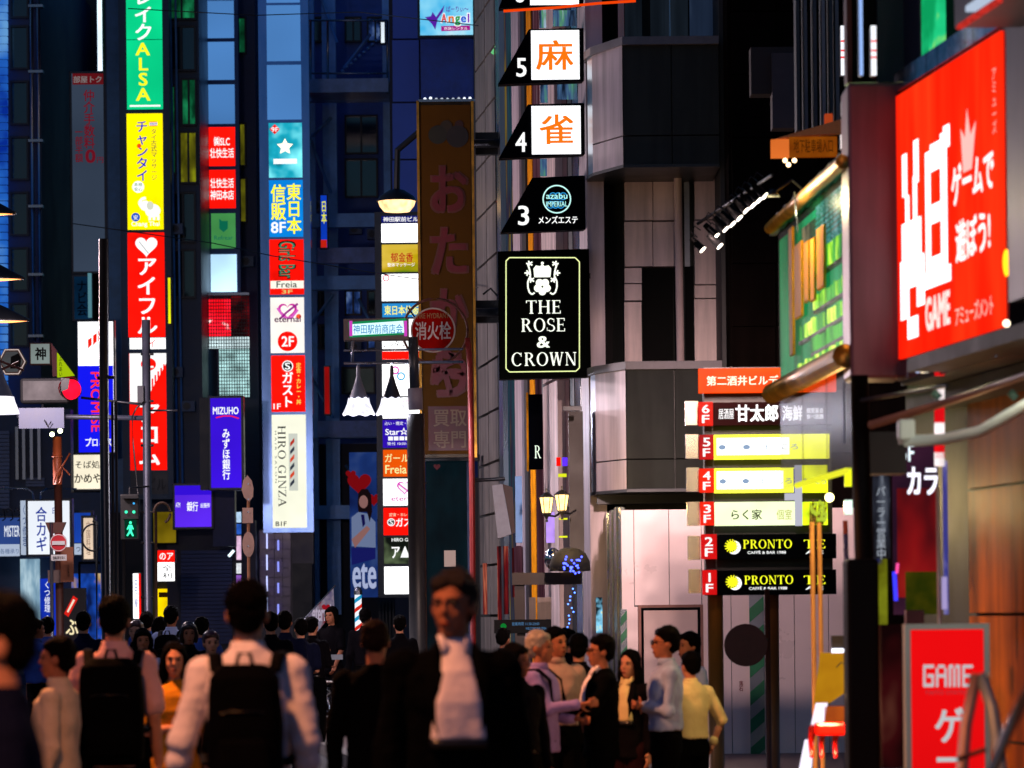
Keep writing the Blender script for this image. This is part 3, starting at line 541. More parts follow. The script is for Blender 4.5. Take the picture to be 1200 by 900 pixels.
t, p = lightbox('signboard', 'dark sandwich board with a slanted red strip and cream brush character', 'sign', (74, 690, 100, 750), 80, mat('dark_board', '1c0c10', .5), thick=.1, rim=1); poly(p, 'red_strip', [(86, 698), (91.5, 702), (80, 723), (75, 719)], 80, E('d82018', 1)); text(p, 'ぶ', (77, 726, 92, 744), 80, E('f8e8b8', 1), 3); poly(p, 'strip_print', [(86, 702), (88, 703.5), (80, 718), (78.4, 716.6)], 80, E('ffe8d0', .9), .012)
t, p = lightbox('tapioca_stand_sign', 'red and white stand sign listing charges below the purple sign', 'sign', (184, 645, 204.5, 658.5), 90, REDE, rim=1); text(p, 'のア', (187, 648, 203, 656), 90, WHs, 2.5); part('strip', (184, 659, 204.5, 681), 89.98, .02, WH, p); text(p, '全\n利', (190, 662, 202, 678), 89.97, BLK, 1.5)
t, p = lightbox('upright_sign', 'narrow white and red upright sign beside the signal pole', 'sign', (156, 672, 165, 725), 90, WH, rim=.8); part('edge_strip', (162.5, 672, 165, 725), 89.98, .02, REDE, p); text(p, '日乃屋', (157.5, 680, 161.5, 712), 90, E('2030a0', .9), 1.5, v=True)
t, p = lightbox('poster_sign', 'yellow and blue posters behind the signal post', 'poster', (180, 600, 206, 636), 96.5, E('8a7410', .6, .4, 2), rim=.5)
# 神 sign, hex sign, yellow pennant
t, p = lightbox('shrine_sign', 'square grey sign with one black brush character', 'sign', (36, 403, 58, 426), 72, E('a8b8b4', .5, .15), rim=1.5, casing=M['rust']); text(p, '神', (41, 407, 54, 422), 72, BLK, 4)
t = thing('pennant_sign', 'yellow triangular pennant with black kana next to the square sign', 'sign', W(75, 442, 72)); poly(t, 'pennant', [(67, 413), (87, 440), (67, 442)], 72, E('b8d810', .75), 0, .1); poly(t, 'red_fin', [(60, 402), (66.6, 411), (66.6, 441), (61.5, 441)], 72, mat('dusty_red', 'a04a48', .5), 0, .1); text(t, 'ふれあい', (69, 418, 73, 441), 71.98, BLK, 1.2, v=True)
t = thing('hexagon_sign', 'hexagonal lit sign with a pale rim and dark emblem', 'sign', W(14, 445, 71)); hx6 = lambda r: [(14+r*math.cos(math.radians(60*i)), 424-r*1.05*math.sin(math.radians(60*i))) for i in range(6)]
poly(t, 'rim', hx6(17), 71, mat('hex_rim', '5a3c28', .5), 0, .15); ring(t, 'light_tube', 14, 424, 15, 16, 71, E('ffe8e0', .7), .02, n=6, ry=1.05); poly(t, 'face', hx6(13), 71, mat('hex_face', '6a7c74', .5), .01); poly(t, 'emblem', [(13, 418), (22, 414), (25, 420), (24, 432), (12, 432)], 71, BLK, .02)
# girl poster banner
t = thing('poster_banner', 'tall blue banner of a schoolgirl model among red hearts', 'banner', W(425, 700, 92)); d = 92
p = part('banner', (410, 530, 442, 700), d, .08, mottled('poster_blue', [(.3, '141c58'), (.5, '2c50a8'), (.7, '7898d8')], .6, (1, 1, 1), .35), t)
for cx, cy, s_ in ((421, 566, 14), (438, 585, 8), (411, 556, 6)): heart(p, cx, cy, s_, d, E('a01018', .5))
poly(p, 'hair_print', [(420, 578), (424, 573), (431, 573), (435, 580), (436, 600), (433, 612), (430, 600), (420, 600), (419, 590)], d, E('241418', .4), .010)
disc(p, 'face_print', 426, 588, 5.2, d, E('b07c78', .55), .013, 7.5); poly(p, 'shirt_print', [(412, 606), (420, 600), (431, 602), (440, 612), (440, 642), (412, 640)], d, E('8a9cc8', .5), .009); poly(p, 'tie_print', [(423, 603), (427, 603), (428, 614), (425, 618)], d, E('1c1860', .5), .012)
poly(p, 'arm_print', [(412, 632), (430, 616), (434, 620), (416, 642)], d, E('b07c78', .55), .014)
poly(p, 'skirt_print', [(412, 642), (440, 642), (440, 655), (412, 662)], d, E('20247c', .5), .010); text(p, 'ete', (413, 660, 441, 690), d-.01, E('c0ccf4', .7), 3, rot=0)
# ============================================================ STREET SIDE: pub building with projecting signs
WR = 6.2
tr = thing('pub_building', 'stone and glass building that carries the numbered floor signs and the pub board', 'building', WP(640, 722, WR))
def wall_poly(px0, px1, w, t):          # plan strip on the street plane between two pixel columns, t metres thick
    y0, y1 = wd(px1, 350, w), wd(px0, 350, w); return [(A*y0+w, y0), (A*y1+w, y1), (A*y1+w+t, y1), (A*y0+w+t, y0)]
def wpart(name, px0, px1, z0, z1, w, t, m, par): return MB().prism(wall_poly(px0, px1, w, t), z0, z1).build(name, m, par)
def zat(px, py, w=WR): return WP(px, py, w).z
wpart('wall', 558, 689, 0, 12, WR+.12, 9, M['gdark'], tr)
# tiled pier with its joints running to the vanishing point
z = .2
while z < 11.5:
    wpart('tile', 559.5, 570.6, z, z+.70, WR-.02, .13, M['tile'], tr); wpart('tile', 571.2, 582, z, z+.70, WR-.03, .14, M['tile'], tr); z += .74
# strip of windows between the piers, coloured reflections painted in as a glow
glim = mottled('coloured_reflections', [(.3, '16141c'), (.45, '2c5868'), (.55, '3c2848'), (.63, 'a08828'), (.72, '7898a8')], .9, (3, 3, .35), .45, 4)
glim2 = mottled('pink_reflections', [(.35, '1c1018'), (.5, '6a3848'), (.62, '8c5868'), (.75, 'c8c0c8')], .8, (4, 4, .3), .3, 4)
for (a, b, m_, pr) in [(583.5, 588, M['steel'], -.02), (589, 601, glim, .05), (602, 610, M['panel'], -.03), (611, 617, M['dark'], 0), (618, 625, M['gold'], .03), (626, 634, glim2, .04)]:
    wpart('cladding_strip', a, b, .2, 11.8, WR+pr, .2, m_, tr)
for (a, b) in ((635, 652), ):
    for z0, z1 in ((.2, 2.4), (2.44, 4.6), (4.64, 6.8), (6.84, 9.0), (9.04, 11.2)): wpart('pier_panel', a, b, z0, z1, WR-.04, .25, M['pinkstone'], tr)
for (a, b) in ((654, 666), ):
    for z0, z1 in ((3.0, 5.0), (5.04, 7.0), (7.04, 9.2), (9.24, 11.4)): wpart('window', a, b, z0, z1, WR+.05, .06, mat('brown_glass', '4a3034', .12, .2, .2, 1), tr)
for (a, b, m_) in ((667, 671.5, M['dark']), (672.5, 679, mat('mirror_strip', 'a4acb4', .15, .9)), (680, 689, M['panel'])): wpart('cladding_strip', a, b, .1, 11.8, WR-.02, .2, m_, tr)
# projecting blade with teal print above
for (q, m_) in [([(578, 64), (592, 45), (603, 40), (603, 96), (596, 108), (580, 113)], '2c9c98'), ([(580, 128), (603, 104), (603, 160), (580, 160)], '1c8890')]:
    t = poly(tr, 'banner_panel', q, 55, mottled('teal_print', [(.35, '0c6468'), (.55, '30b0a8'), (.75, '90c878')], .9, (1, 1, 1), .7), 0, .05)
rod(tr, 'light_edge', [(577, 63, 54.9), (592, 40, 54.9), (604, 30, 54.9)], 2.2, E('70d888', 1, .4, 6)); poly(tr, 'banner_panel', [(581, 165), (601, 165), (601, 205), (581, 268)], 55, mottled('rose_yellow_print', [(.35, '702028'), (.5, 'c09818'), (.7, '306868')], 1.1, (2, 1, .6), .6), 0, .05)
for b in [(632, 8, 640, 32), (648, 12, 680, 30), (633, 98, 642, 120), (653, 98, 672, 116), (633, 186, 641, 206), (681, 8, 688, 33), (680, 96, 688, 121), (682, 185, 689, 207)]:
    part('window', b, 46.5, .05, mottled('blue_lit_window', [(.35, '101c30'), (.5, '4a6c98'), (.62, '60a878'), (.7, 'b4cce8')], 2.5, (5, 1, .6), .7), tr)
for y in (155, 352): 
    x0, x1, z0, z1 = rect((557, y, 584, y+26), 54.6); MB().box(x0, x1, 54.6, 54.75, z0, z1).build('junction_box', M['dark'], tr)
rod(tr, 'cable_bracket', [(556, 563, 53), (592, 561, 53)], 2.2, M['black']); rod(tr, 'cable_bracket', [(566, 345, 54), (575, 338, 54), (583, 347, 54)], 1.2, M['black'])
# canopy beam and post before the pub door
tcn = thing('door_canopy', 'brown steel canopy beam on a post before the pub door', 'canopy', W(612, 830, 44))
part('beam', (600, 671, 682, 685), 44, .35, mat('canopy_brown', '241614', .6), tcn); part('post', (604, 671, 616, 900), 44.05, .25, mat('canopy_brown', '241614', .6), tcn); part('fascia', (660, 476, 682, 481), 44.1, .1, M['dark'], tcn)
part('dark_bay', (667, 482, 684, 670), 45, .2, mat('dark_bay_wood', '1c0c0c', .5), tcn)
tw_ = thing('door_awning', 'domed black awning with tiny blue fairy lights below the lanterns', 'awning', W(667, 700, 43.6))
MB().lathe(W(668, 662, 43.6), [(0, .20), (.10, .185), (.18, .13), (.225, .04), (.235, -.07), (.22, -.07), (.2, .03)], 20).build('dome', mat('canvas_black', '09090b', .85), tw_, smooth=True); MB().ball(W(648, 655, 43.8), (.1, .2, .13), 12, 8).build('lamp_hood', M['chrome'], tw_, smooth=True)
for i in range(26): MB().ball(W(660+random.random()*22, 650+random.random()*22, 43.2), .012, 6, 4).build('fairy_light', E('4050ff', 6), tw_)
for i in range(22): MB().ball(W(664+random.random()*9+2*math.sin(i), 690+i*4.5, 43.4), .010, 6, 4).build('fairy_light', E('5080ff', 5), tw_)
for b, m_ in [((640, 600, 650, 636), E('b890f0', 1.2, .4, 4)), ((655, 607, 665, 609), E('d8e020', 1.3)), ((655, 628, 665, 630), E('d8e020', 1.3)), ((654, 555, 664, 559), E('d8e020', 1.1)), ((652, 536, 657, 546), REDE), ((659, 536, 665, 546), E('6030ff', 1.2))]: part('lit_menu', b, 45.5, .03, m_, tr)
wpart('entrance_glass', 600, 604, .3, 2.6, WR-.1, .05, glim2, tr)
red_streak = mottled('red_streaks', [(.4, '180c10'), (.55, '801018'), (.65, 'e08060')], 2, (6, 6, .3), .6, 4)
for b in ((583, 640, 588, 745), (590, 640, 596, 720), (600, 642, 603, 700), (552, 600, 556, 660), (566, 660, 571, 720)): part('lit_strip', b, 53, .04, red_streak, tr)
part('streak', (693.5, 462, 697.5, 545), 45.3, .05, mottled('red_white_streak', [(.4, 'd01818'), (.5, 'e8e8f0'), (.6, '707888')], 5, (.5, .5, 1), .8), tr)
for b in ((630, 700, 646, 741), (620, 700, 628, 741)): part('stone_panel', b, 45.8, .1, M['pinkstone'], tr)
part('bright_panel', (698.5, 700, 706, 742), 43.9, .04, mottled('aqua_bottle_lights', [(.4, '102028'), (.55, '80c8e8'), (.62, 'f8e060')], 4, (1, 1, 1), 1.2), tr)
# numbered floor signs
darkboard = mat('sign_board_black', '020308', .6, 0, .1, 3, 0, .08)
def floor_sign(label, q, d, num, nb): 
    t = thing('floor_sign', label, 'sign', W(688, q[-1][1], d), 'numbered floor signs stacked on the pub building')
    poly(t, 'board', q, d+.005, darkboard, 0, .22); text(t, num, nb, d, WHs, 2); part('bracket', (686, q[0][1]-14, 691, q[0][1]-8), d+.06, 2.4, M['dark'], t); return t
d = 45.5
t = floor_sign('black slanted sign numbered five with an orange character on white', [(583, 98), (620, 34), (683, 33), (689, 35), (689, 95)], d, '5', (605, 68, 617, 90)); p = part('sign_face', (622.5, 35.5, 679, 93), d-.01, .03, E('fcfcff', 1.5, .08), t); text(p, '麻', (628, 47, 672, 82), d-.012, E('ff7a10', 1.0), 2)
t = floor_sign('black slanted sign numbered four with an orange character on white', [(584, 185), (619, 122), (683, 121), (689, 122), (689, 181)], d, '4', (604, 155, 617, 178)); p = part('sign_face', (623, 124, 680.5, 180.5), d-.01, .03, E('fcfcff', 1.5, .08), t); text(p, '雀', (632, 134, 672, 169), d-.012, E('ff7a10', 1.0), 2)
t = floor_sign('black slanted sign numbered three with a round emblem', [(586, 272), (624, 208), (683, 206), (689, 207), (688, 269)], d, '3', (607, 241, 620, 264))
ring(t, 'round_emblem', 652.5, 233.5, 15.3, 16.8, d, E('c8fff8', 1.1)); 
for i in range(6): ring(t, 'wave_emblem', 645+i*3, 240-(i % 2)*10, 3.5, 4.5, d, E('30a0e8', .9), .008, 0, 360, 14)
text(t, 'azabu', (640, 226, 665, 233), d, E('b8fff8', 1), 1.5); text(t, 'IMPERIAL', (640, 236, 665, 242), d, E('b8fff8', 1), 1.2); text(t, 'メンズエステ', (631, 253, 677, 262), d, WHs, 2.5)
t = floor_sign('black sign at the very top edge with a white glowing face', [(584, 9), (610, -60), (688, -60), (688, 5)], d, '6', (603, -20, 615, 3)); p = part('sign_face', (621, -60, 678, 5.5), d-.01, .03, E('fcfcff', 1.5, .08), t)
t = tag(rod(None, 'orange_cable', [(590, 13, 45), (650, 9, 45), (700, 4, 45), (745, 1, 45)], 1.6, E('ff4808', .9)), 'orange lit cable strung under the topmost floor sign', 'cable')  # orange light on the cable given as its own glow
# the pub board
d = 45.2; t = thing('pub_sign', 'black pub board with crown and rose emblem over white serif capitals', 'sign', W(688, 443, d))
poly(t, 'board', [(584, 294), (691, 292), (692, 442), (584, 444)], d+.01, mat('pub_board', '020403', .6, 0, .1, 3, 0, .08), 0, .25); LY = E('f4ffb0', 1.1); LW = E('fbfff0', 1.25)
bd = [(593, 306), (597, 302), (674, 302), (679, 307), (679, 431), (675, 435), (597, 436), (593, 432), (593, 306)]; stroke(t, 'border_line', bd, .65, d, LY, .012)
for body, b in (('THE', (616.5, 352, 657, 367.5)), ('ROSE', (611, 373, 662, 388.5)), ('CROWN', (599.5, 413, 675.5, 428.5))): text(t, body, b, d, LW, sf=True)
text(t, '&', (629, 394, 644.5, 407.5), d, LW, 3)
for i in range(5): a = math.radians(90+72*i+36); disc(t, 'rose_emblem', 635.6+5.6*math.cos(a), 336-5.6*math.sin(a), 4.6, d, LW, .008+i*.0004, n=14)
poly(t, 'crown_emblem', [(626, 325), (625, 315), (628, 311), (633, 312), (635.5, 309), (638, 312), (643, 311), (646, 315), (645, 325)], d, LW, .009); disc(t, 'crown_emblem', 635.6, 308.5, 1.8, d, LW, .012, n=10); part('crown_gap', (626, 326, 645, 327), d-.014, .002, BLK, t)
for s_ in (-1, 1):
    X = lambda x: 635.6+s_*x
    stroke(t, 'stem_emblem', [(X(9), 343), (X(12), 345), (X(15), 343), (X(17), 337), (X(17), 330), (X(14), 323), (X(15), 316), (X(17), 310)], 1.0, d, LW)
    for (x, y) in ((15, 309), (17, 320), (13, 328)):
        for k in range(5): a = math.radians(72*k); stroke(t, 'leaf_emblem', [(X(x), y), (X(x+4*math.cos(a)), y+3.4*math.sin(a))], .9, d, LW, .012)
part('bracket', (689, 320, 692, 326), d+.05, .3, M['dark'], t); part('bracket', (689, 410, 692, 416), d+.05, .3, M['dark'], t)
# small black R sign, lanterns, tilted white box
t = thing('hanging_sign', 'narrow black sign showing one serif letter by the pink pier', 'sign', W(628, 550, 50)); part('board', (619.5, 462, 636, 550), 50, .15, darkboard, t); text(t, 'R', (626.5, 522, 634, 537), 50, E('f0ffe8', 1.1), sf=True); part('gold_edge', (617, 460, 619.3, 552), 50, .12, M['gold'], t)
WARM = E('ffcf80', 3.2, .25, 12)
def lantern(px, py, d, lab):
    t = thing('wall_lantern', lab, 'lantern', W(px, py+22, d), 'pair of old style lanterns by the pub door'); c = W(px, py, d); k = d/F
    MB().lathe(c, [(5*k, -9*k), (8*k, 9*k)], 6).build('glass', WARM, t)
    f = MB(); 
    for i in range(6): a = math.pi*i/3; f.tube([c+Vector((5.2*k*math.cos(a), 5.2*k*math.sin(a), -9*k)), c+Vector((8.2*k*math.cos(a), 8.2*k*math.sin(a), 9*k))], .5*k, 4)
    f.build('frame', M['black'], t); MB().lathe(c, [(0, 20*k), (1*k, 19*k), (1*k, 15*k), (3.5*k, 14*k), (9.4*k, 9.5*k), (9.4*k, 8.8*k), (0, 8.7*k)], 6).build('cap', M['black'], t)
    MB().lathe(c, [(5.5*k, -9*k), (5.5*k, -10.5*k), (2*k, -14*k), (1*k, -17*k), (2*k, -19*k), (0, -20*k)], 8).build('finial', M['black'], t); rod(t, 'arm', [(px, py+12, d), (px+10, py+13, d+.3), (px+16, py+9, d+.9)], 1.2, M['black']); return t
lantern(640.5, 592, 44, 'lit iron lantern nearer the hanging R sign'); lantern(658.5, 589, 43.6, 'lit iron lantern nearer the dark doorway')
for px in (640.5, 658.5):
    l = bpy.data.lights.new('lantern_glow', 'POINT'); l.energy = 25; l.color = (1, .62, .25); l.shadow_soft_size = .08; o = bpy.data.objects.new('lantern_glow', l); C.objects.link(o); o.location = W(px, 592, 43.2)
t = thing('tilted_sign_box', 'blank white sign box tilted on its bracket below the black cable', 'sign', W(594, 634, 49)); poly(t, 'sign_face', [(577, 569), (589, 567), (599, 626), (583, 631)], 49, mat('pale_box', '9098a8', .4), 0, .3); poly(t, 'box_side', [(589.4, 567), (601, 571), (603, 624), (599.4, 626)], 49.02, mat('box_side_brown', '3a1c1c', .5), 0, .3); ring(t, 'bracket', 600, 600, 1, 2, 49.4, M['steel']); part('mount', (604, 558, 612, 636), 49.4, .1, M['bluegrey'], t)
t = thing('led_board', 'dark board with faint lettering and a green mark over the crowd', 'sign', W(613, 742, 43)); part('board', (579, 726, 646, 742), 43, .1, BLK, t); text(t, '営業時間 11:30-23:00', (600, 729, 632, 733), 43, E('6090c0', .7), .5); text(t, 'WELCOME PUB OPEN', (616, 735, 640, 738), 43, E('6090c0', .7), .5); disc(t, 'clover_mark', 590, 734, 3.5, 43, E('108030', .8)); part('bracket', (606, 741, 616, 745), 43.02, .3, BLK, t)
# ============================================================ grey bayed building facing the side lot
tg2 = thing('bay_building', 'grey building with two boxed out bays above the white hoarding', 'building', W(770, 722, 45.6))
bx = lambda px, y: W(px, 450, y).x
Ztop, = (W(700, -60, 45).z,)
MB().prism([(bx(732, 45.7), 45.7), (bx(1010, 45.7), 45.7), (bx(1010, 45.7), 58), (bx(690, 46)+1.2, 58), (bx(690, 46)+.1, 46.4)], 0, Ztop+1).build('wall', M['gdark'], tg2)
MB().prism([(bx(696, 46), 46.1), (bx(734, 46), 45.9), (bx(734, 46), 46.3), (bx(696, 46), 46.5)], 0, Ztop).build('recess_wall', mat('recess_black', '0c0a0c', .8), tg2)  # deep shade of the recess put into a near black wall
def bay(y0, y1, ysplit, lip):
    dA, dF = 45.1, 44.0; z = lambda py: W(760, py, dF).z
    xa, xb, xc, xd, xe = bx(692, dA), bx(697.5, 44.8), bx(733, dF), bx(790.5, dF), bx(846, dF)
    for (p, q, yp, yq, m_) in ((xb, xc, 44.8, dF, M['panel']), (xc+.012, xd-.006, dF, dF, M['gdark']), (xd+.006, xe, dF, dF, M['gdark'])):  # bevel paler, front darker: the side light put into the panel colours
        for za, zb in ((y0, ysplit-.8), (ysplit+.8, y1)):
            MB().prism([(p, yp), (q, yq), (q, yq+.1), (p, yp+.1)], z(zb), z(za)).build('cladding_panel', m_, tg2)
    MB().prism([(xa, dA), (xb, 44.8), (xb, 44.95), (xa+.02, dA+.15)], z(y1), z(y0)).build('cladding_panel', M['steel'], tg2)
    MB().prism([(xa+.02, dA+.1), (xb, 44.95), (xc, dF+.15), (xe, dF+.15), (xe, 45.8), (xa+.1, 45.9)], z(y1)+.01, z(y0)-.01).build('bay_core', M['black'], tg2)
    MB().prism([(xa-.04, dA), (xb-.02, 44.72), (xc, dF-.08), (xe, dF-.08), (xe, 45.8), (xa, 45.9)], z(y0), z(y0)+.09).build('coping', mat('coping_grey', '6a666e', .5), tg2)
    MB().prism([(xa-.02, dA), (xb, 44.74), (xc, dF-.05), (xe, dF-.05), (xe, 45.8), (xa, 45.9)], z(y1)-.035, z(y1)).build('soffit_trim', M['dark'], tg2)
bay(53, 193, 159, 1); bay(433, 573, 538, 1)
MB().box(bx(848, 44), bx(856, 44), 44.2, 46, 0, Ztop).build('corner_trim', mat('trim_grey', '2c2e30', .6), tg2)
ps = M['pinkstone']
for b in [(732, 197, 764.6, 258), (765.4, 197, 796, 258), (732, 260, 764.6, 312), (765.4, 260, 796, 312), (732, 333, 752, 352), (732, 314, 752, 331.6), (732, 354, 752, 428), (814, 197, 839.5, 257), (814, 258.5, 839.5, 333), (814, 334.5, 839.5, 349), (814, 350.5, 839.5, 428)]: part('stone_panel', b, 45.45, .2, ps, tg2)
for b in [(753.4, 314, 789, 428), (803, 312, 813, 428)]: o = part('window', b, 45.55, .05, mat('slot_glass', '0a0b0b', .5, 0, .3, 1, 0, .1), tg2)
part('light_strip', (802, 197, 808, 312), 45.5, .05, mat('pale_strip', '8c96a0', .4), tg2); rod(tg2, 'round_column', [(794, 192, 45.1), (797.5, 430, 45.1)], 4.6, M['pinkstone'], 16)
for b in [(732, -60, 752, 46), (762, -60, 784, 46), (785.5, -60, 806, 46)]: part('window', b, 45.5, .06, mottled('bluish_tall_glass', [(.35, '0c1018'), (.55, '2a3644'), (.75, '5c7090')], .8, (3, 1, .2), .25, 4), tg2)
part('stone_panel', (724, -60, 731, 44), 45.45, .1, ps, tg2); part('mullion', (784, -60, 785.3, 46), 45.4, .1, M['steel'], tg2); part('window', (808, -60, 837, 46), 45.5, .06, mottled('blue_tall_glass', [(.35, '101c30'), (.55, '2c3c58'), (.75, '6a84a8')], .9, (2, 1, .2), .4, 4), tg2)
part('mullion', (837.5, -60, 846, 50), 45.4, .2, M['gdark'], tg2)
# dark brown cladding beside it, in separate courses
tbr = thing('brown_building', 'unlit dark brown building above the floor directory', 'building', W(900, 722, 43))
MB().box(bx(857, 43.3), bx(1200, 43.3), 43.4, 56, 0, Ztop).build('wall', M['brown'], tbr)
for r_ in range(9):
    for c_ in range(3): y = -60+r_*74; part('cladding_panel', (858+c_*52, y, 909+c_*52, y+72), 43.3, .1, M['brown'], tbr)
part('round_window', (850, 190, 851, 191), 43.2, .01, BLK, tbr)
for x, hx in ((933, '2c2c34'), (942, '54545e'), (953, '3c3c46'), (963, '74747e'), (972, '2c3038'), (979, '5c6068')): part('louvre', (x, -60, x+4, 152), 36, .3, mat('louvre_'+hx, hx, .4, .2), tbr)
part('lintel', (880, 55, 932, 110), 40, .3, mat('reddish_panel', '2a1c1c', .7), tbr); part('lintel_side', (905, 62, 931, 150), 39.9, .3, mat('mauve_panel', '40343a', .6), tbr)
# hoarding round the lot
th = thing('hoarding', 'pale sheet metal site hoarding with a door behind the chatting group', 'hoarding', W(800, 880, 42)); d = 42
zt = W(800, 597, d).z
xs = [728, 743, 784, 822, 856, 882, 930, 970, 1010]
for a, b in zip(xs, xs[1:]):
    x0, x1, _, _ = rect((a+.4, 600, b-.4, 700), d)
    if a in (743+7, 784): pass
    z0 = W(780, 709, d).z if a in (743, 784) else 0
    MB().box(x0, x1, d, d+.05, z0, zt).build('hoarding_panel', M['hoard'], th)
dz = W(780, 712, d).z
x0, x1, _, _ = rect((751.5, 700, 821, 800), d); o = MB().box(x0+.03, x1-.03, d+.02, d+.06, .02, dz-.03).build('door', mat('door_sheet', 'd0b4ae', .45, .1, .05, 2), th)
fr = MB().box(x0-.03, x0, d-.03, d+.05, 0, dz+.03).box(x1, x1+.03, d-.03, d+.05, 0, dz+.03).box(x0, x1, d-.03, d+.05, dz, dz+.03).build('door_frame', mat('rusty_frame', '8a5c50', .6), th)
x0b, _, _, _ = rect((743.4, 700, 760, 800), d); MB().box(x0b, x0-.035, d, d+.05, 0, zt-1.06).build('hoarding_panel', M['hoard'], th)
stl = mat('ribbed_steel_sheet', 'b8c0c8', .12, .95, .15, 4, .5, .5, (6, 6, .4))
for i in range(7):
    f0, f1 = i/7, (i+1)/7; ax = lambda f: (W(728, 700, 42).x+(W(709, 700, 46).x-W(728, 700, 42).x)*f, 42.02+4*f)
    p0, p1 = ax(f0), ax(f1-.01); off = .02 if i % 2 else 0
    MB().prism([(p0[0]-off, p0[1]), (p1[0]-off, p1[1]), (p1[0]+.05, p1[1]), (p0[0]+.05, p0[1])], 0, zt+.03+.02*(i % 2)).build('side_panel', stl, th)
def tape(b, d_, n):
    x0, x1, z0, z1 = rect(b, d_); h = (z1-z0)/n; k = MB().box(x0, x1, d_, d_+.03, z0, z1).build('tape_base', M['steel'], th)
    for i in range(n): z = z0+i*h; P = [Vector((x0, d_-.008, z)), Vector((x1, d_-.008, z+h*.45)), Vector((x1, d_-.008, z+h*.95)), Vector((x0, d_-.008, z+h*.5))]; MB().slab(P, .006).build('green_band', M['green'], th)
tape((879, 697, 896, 925), 41.9, 7); tape((727.5, 714, 735, 775), 41.9, 3)
text(th, '落石', (866, 798, 871, 810), 41.99, mat('red_brush', '7a2020', .6), 2, v=True)
# things above the hoarding: dark gap, floodlit parts
part('gap_beam', (700, 578, 850, 590), 44.9, .3, M['dark'], tg2)
# spotlights on a rail
t = thing('spotlight_rail', 'row of small glaring spotlights on a rail reaching towards the wall', 'spotlights', W(850, 300, 33))
rod(t, 'rail', [(818, 262, 36), (905, 205, 30)], 2, M['black']); 
sp = [(823, 292, 34.8), (839, 276, 34.4), (843, 288, 34), (850, 268, 33.6), (858, 262, 33.2), (866, 255, 32.8), (874, 246, 32.4), (882, 240, 32), (889, 234, 31.5), (896, 229, 31)]
for i, (x, y, dd) in enumerate(sp):
    a, b = W(x-13, y-13, dd+.02), W(x, y, dd); MB().tube([a, b], [.026, .038], 10).build('lamp_head', BLK, t, smooth=True)
    if i % 2 == 0:
        l = bpy.data.lights.new('spot_beam', 'SPOT'); l.energy = 850; l.color = (1, .68, .62); l.spot_size = math.radians(52); l.spot_blend = .9; l.shadow_soft_size = .04; lo = bpy.data.objects.new('spot_beam', l); C.objects.link(lo); lo.location = b+Vector((-.02, .02, -.06)); lo.rotation_euler = (W(765-i*4, 650, 42)-b).to_track_quat('-Z', 'Y').to_euler()
    v = (b-a).normalized(); MB().tube([b+v*.002, b+v*.012], [.031, .034], 12).build('lens', E('fff2dc', 8), t); rod(t, 'cable', [(x-6, y-14, dd+.1), (x-13, y-20, dd), (x-9, y-27, dd), (x-2, y-22, dd)], .8, M['black'], 5)
# ============================================================ floor directory of lit plates
d = 36; t = thing('floor_directory', 'stack of lit floor plates from orange to black and yellow on a post', 'directory sign', W(900, 900, d+.2))
GP = mat('post_bronze', 'b87428', .4, .2, .3, 3, 0, .5, (1, 1, .2))
rod(t, 'post', [(838, 690, d+.25), (841, 960, d+.25)], 9, GP, 16); rod(t, 'post', [(905, 690, d+.25), (907, 960, d+.25)], 7.5, mat('post_rust', '8a5020', .45, .15), 16)
part('back_frame', (826, 430, 975, 697), d+.12, .3, mat('directory_dark', '100d08', .6), t)
def plate(b, m_, thick=.12): return part('floor_plate', b, d, thick, m_, t, bevel=0)
p = plate((819, 431, 980, 459.5), mottled('orange_plate', [(.35, 'ff2800'), (.5, 'ff4600'), (.7, 'ff6400')], .9, (1, 1, 1), 1.2)); text(p, '第二酒井ビルディング', (828, 440, 948, 451.5), d, E('fff6d8', 1.4), 2.5)
def fno(n, b, hot=1.0):
    q = part('floor_number', b, d-.02, .1, mottled('number_red' if hot > .8 else 'number_red_dim', [(.35, 'd81008' if hot > .8 else '900810'), (.6, 'ff2808' if hot > .8 else 'd01010')], 1.6, (1, 1, 1), 1.1), t)
    x0, y0, x1, y1 = b; xm = x0+(x1-x0)*.22; xM = x0+(x1-x0)*.75; h = y1-y0; qx = .19*(x1-x0) if n == '1' else 0; text(q, n, (xm+qx, y0+h*.12, xM-qx, y0+h*.48), d-.02, WHs, 2.5); text(q, 'F', (xm, y0+h*.56, xM, y0+h*.90), d-.02, WHs, 2.5)
p = plate((836, 471, 975, 498), mat('izakaya_plate', '140404', .7, 0, .1, 3, 0, .1)); text(p, '居酒屋', (842, 479, 860, 491), d, WHs, 2); text(p, '甘太郎', (862, 474, 912, 494), d, E('ffffff', 1.8), 3.5); text(p, '海鮮', (917, 475, 941, 493), d, WHs, 3); text(p, '個室宴会\n食べ放題', (945, 478, 965, 491), d, WHs, 1); fno('6', (819, 471, 835.5, 498.5))
p = plate((837, 509, 972, 537.5), E('f8fa40', 1.9, .2, 3)); part('glow_core', (840, 513, 925, 533), d-.008, .006, E('fffff0', 2.2, .1), p); text(p, '●      ●    まごころ', (842, 520, 935, 527), d-.006, E('90a8c8', 1), 1); fno('5', (820, 509.5, 836.5, 538), .6)
p = plate((837.5, 548.5, 932, 577), E('f8fa40', 1.9, .2, 3)); part('glow_core', (840, 552, 918, 573), d-.008, .006, E('fffff0', 2.2, .1), p); text(p, '●      ●   まごころ', (843, 560, 928, 567), d-.006, E('90a8c8', 1), 1); part('blue_edge', (930, 549, 933, 577), d-.01, .01, E('1818a0', .8), p); fno('4', (820, 549, 837, 577))
p = plate((938, 545, 970, 577), E('f0f820', 1.4, .3, 5)); text(p, 'まごころ', (941, 560, 968, 567), d, E('2050b0', .8), 1)
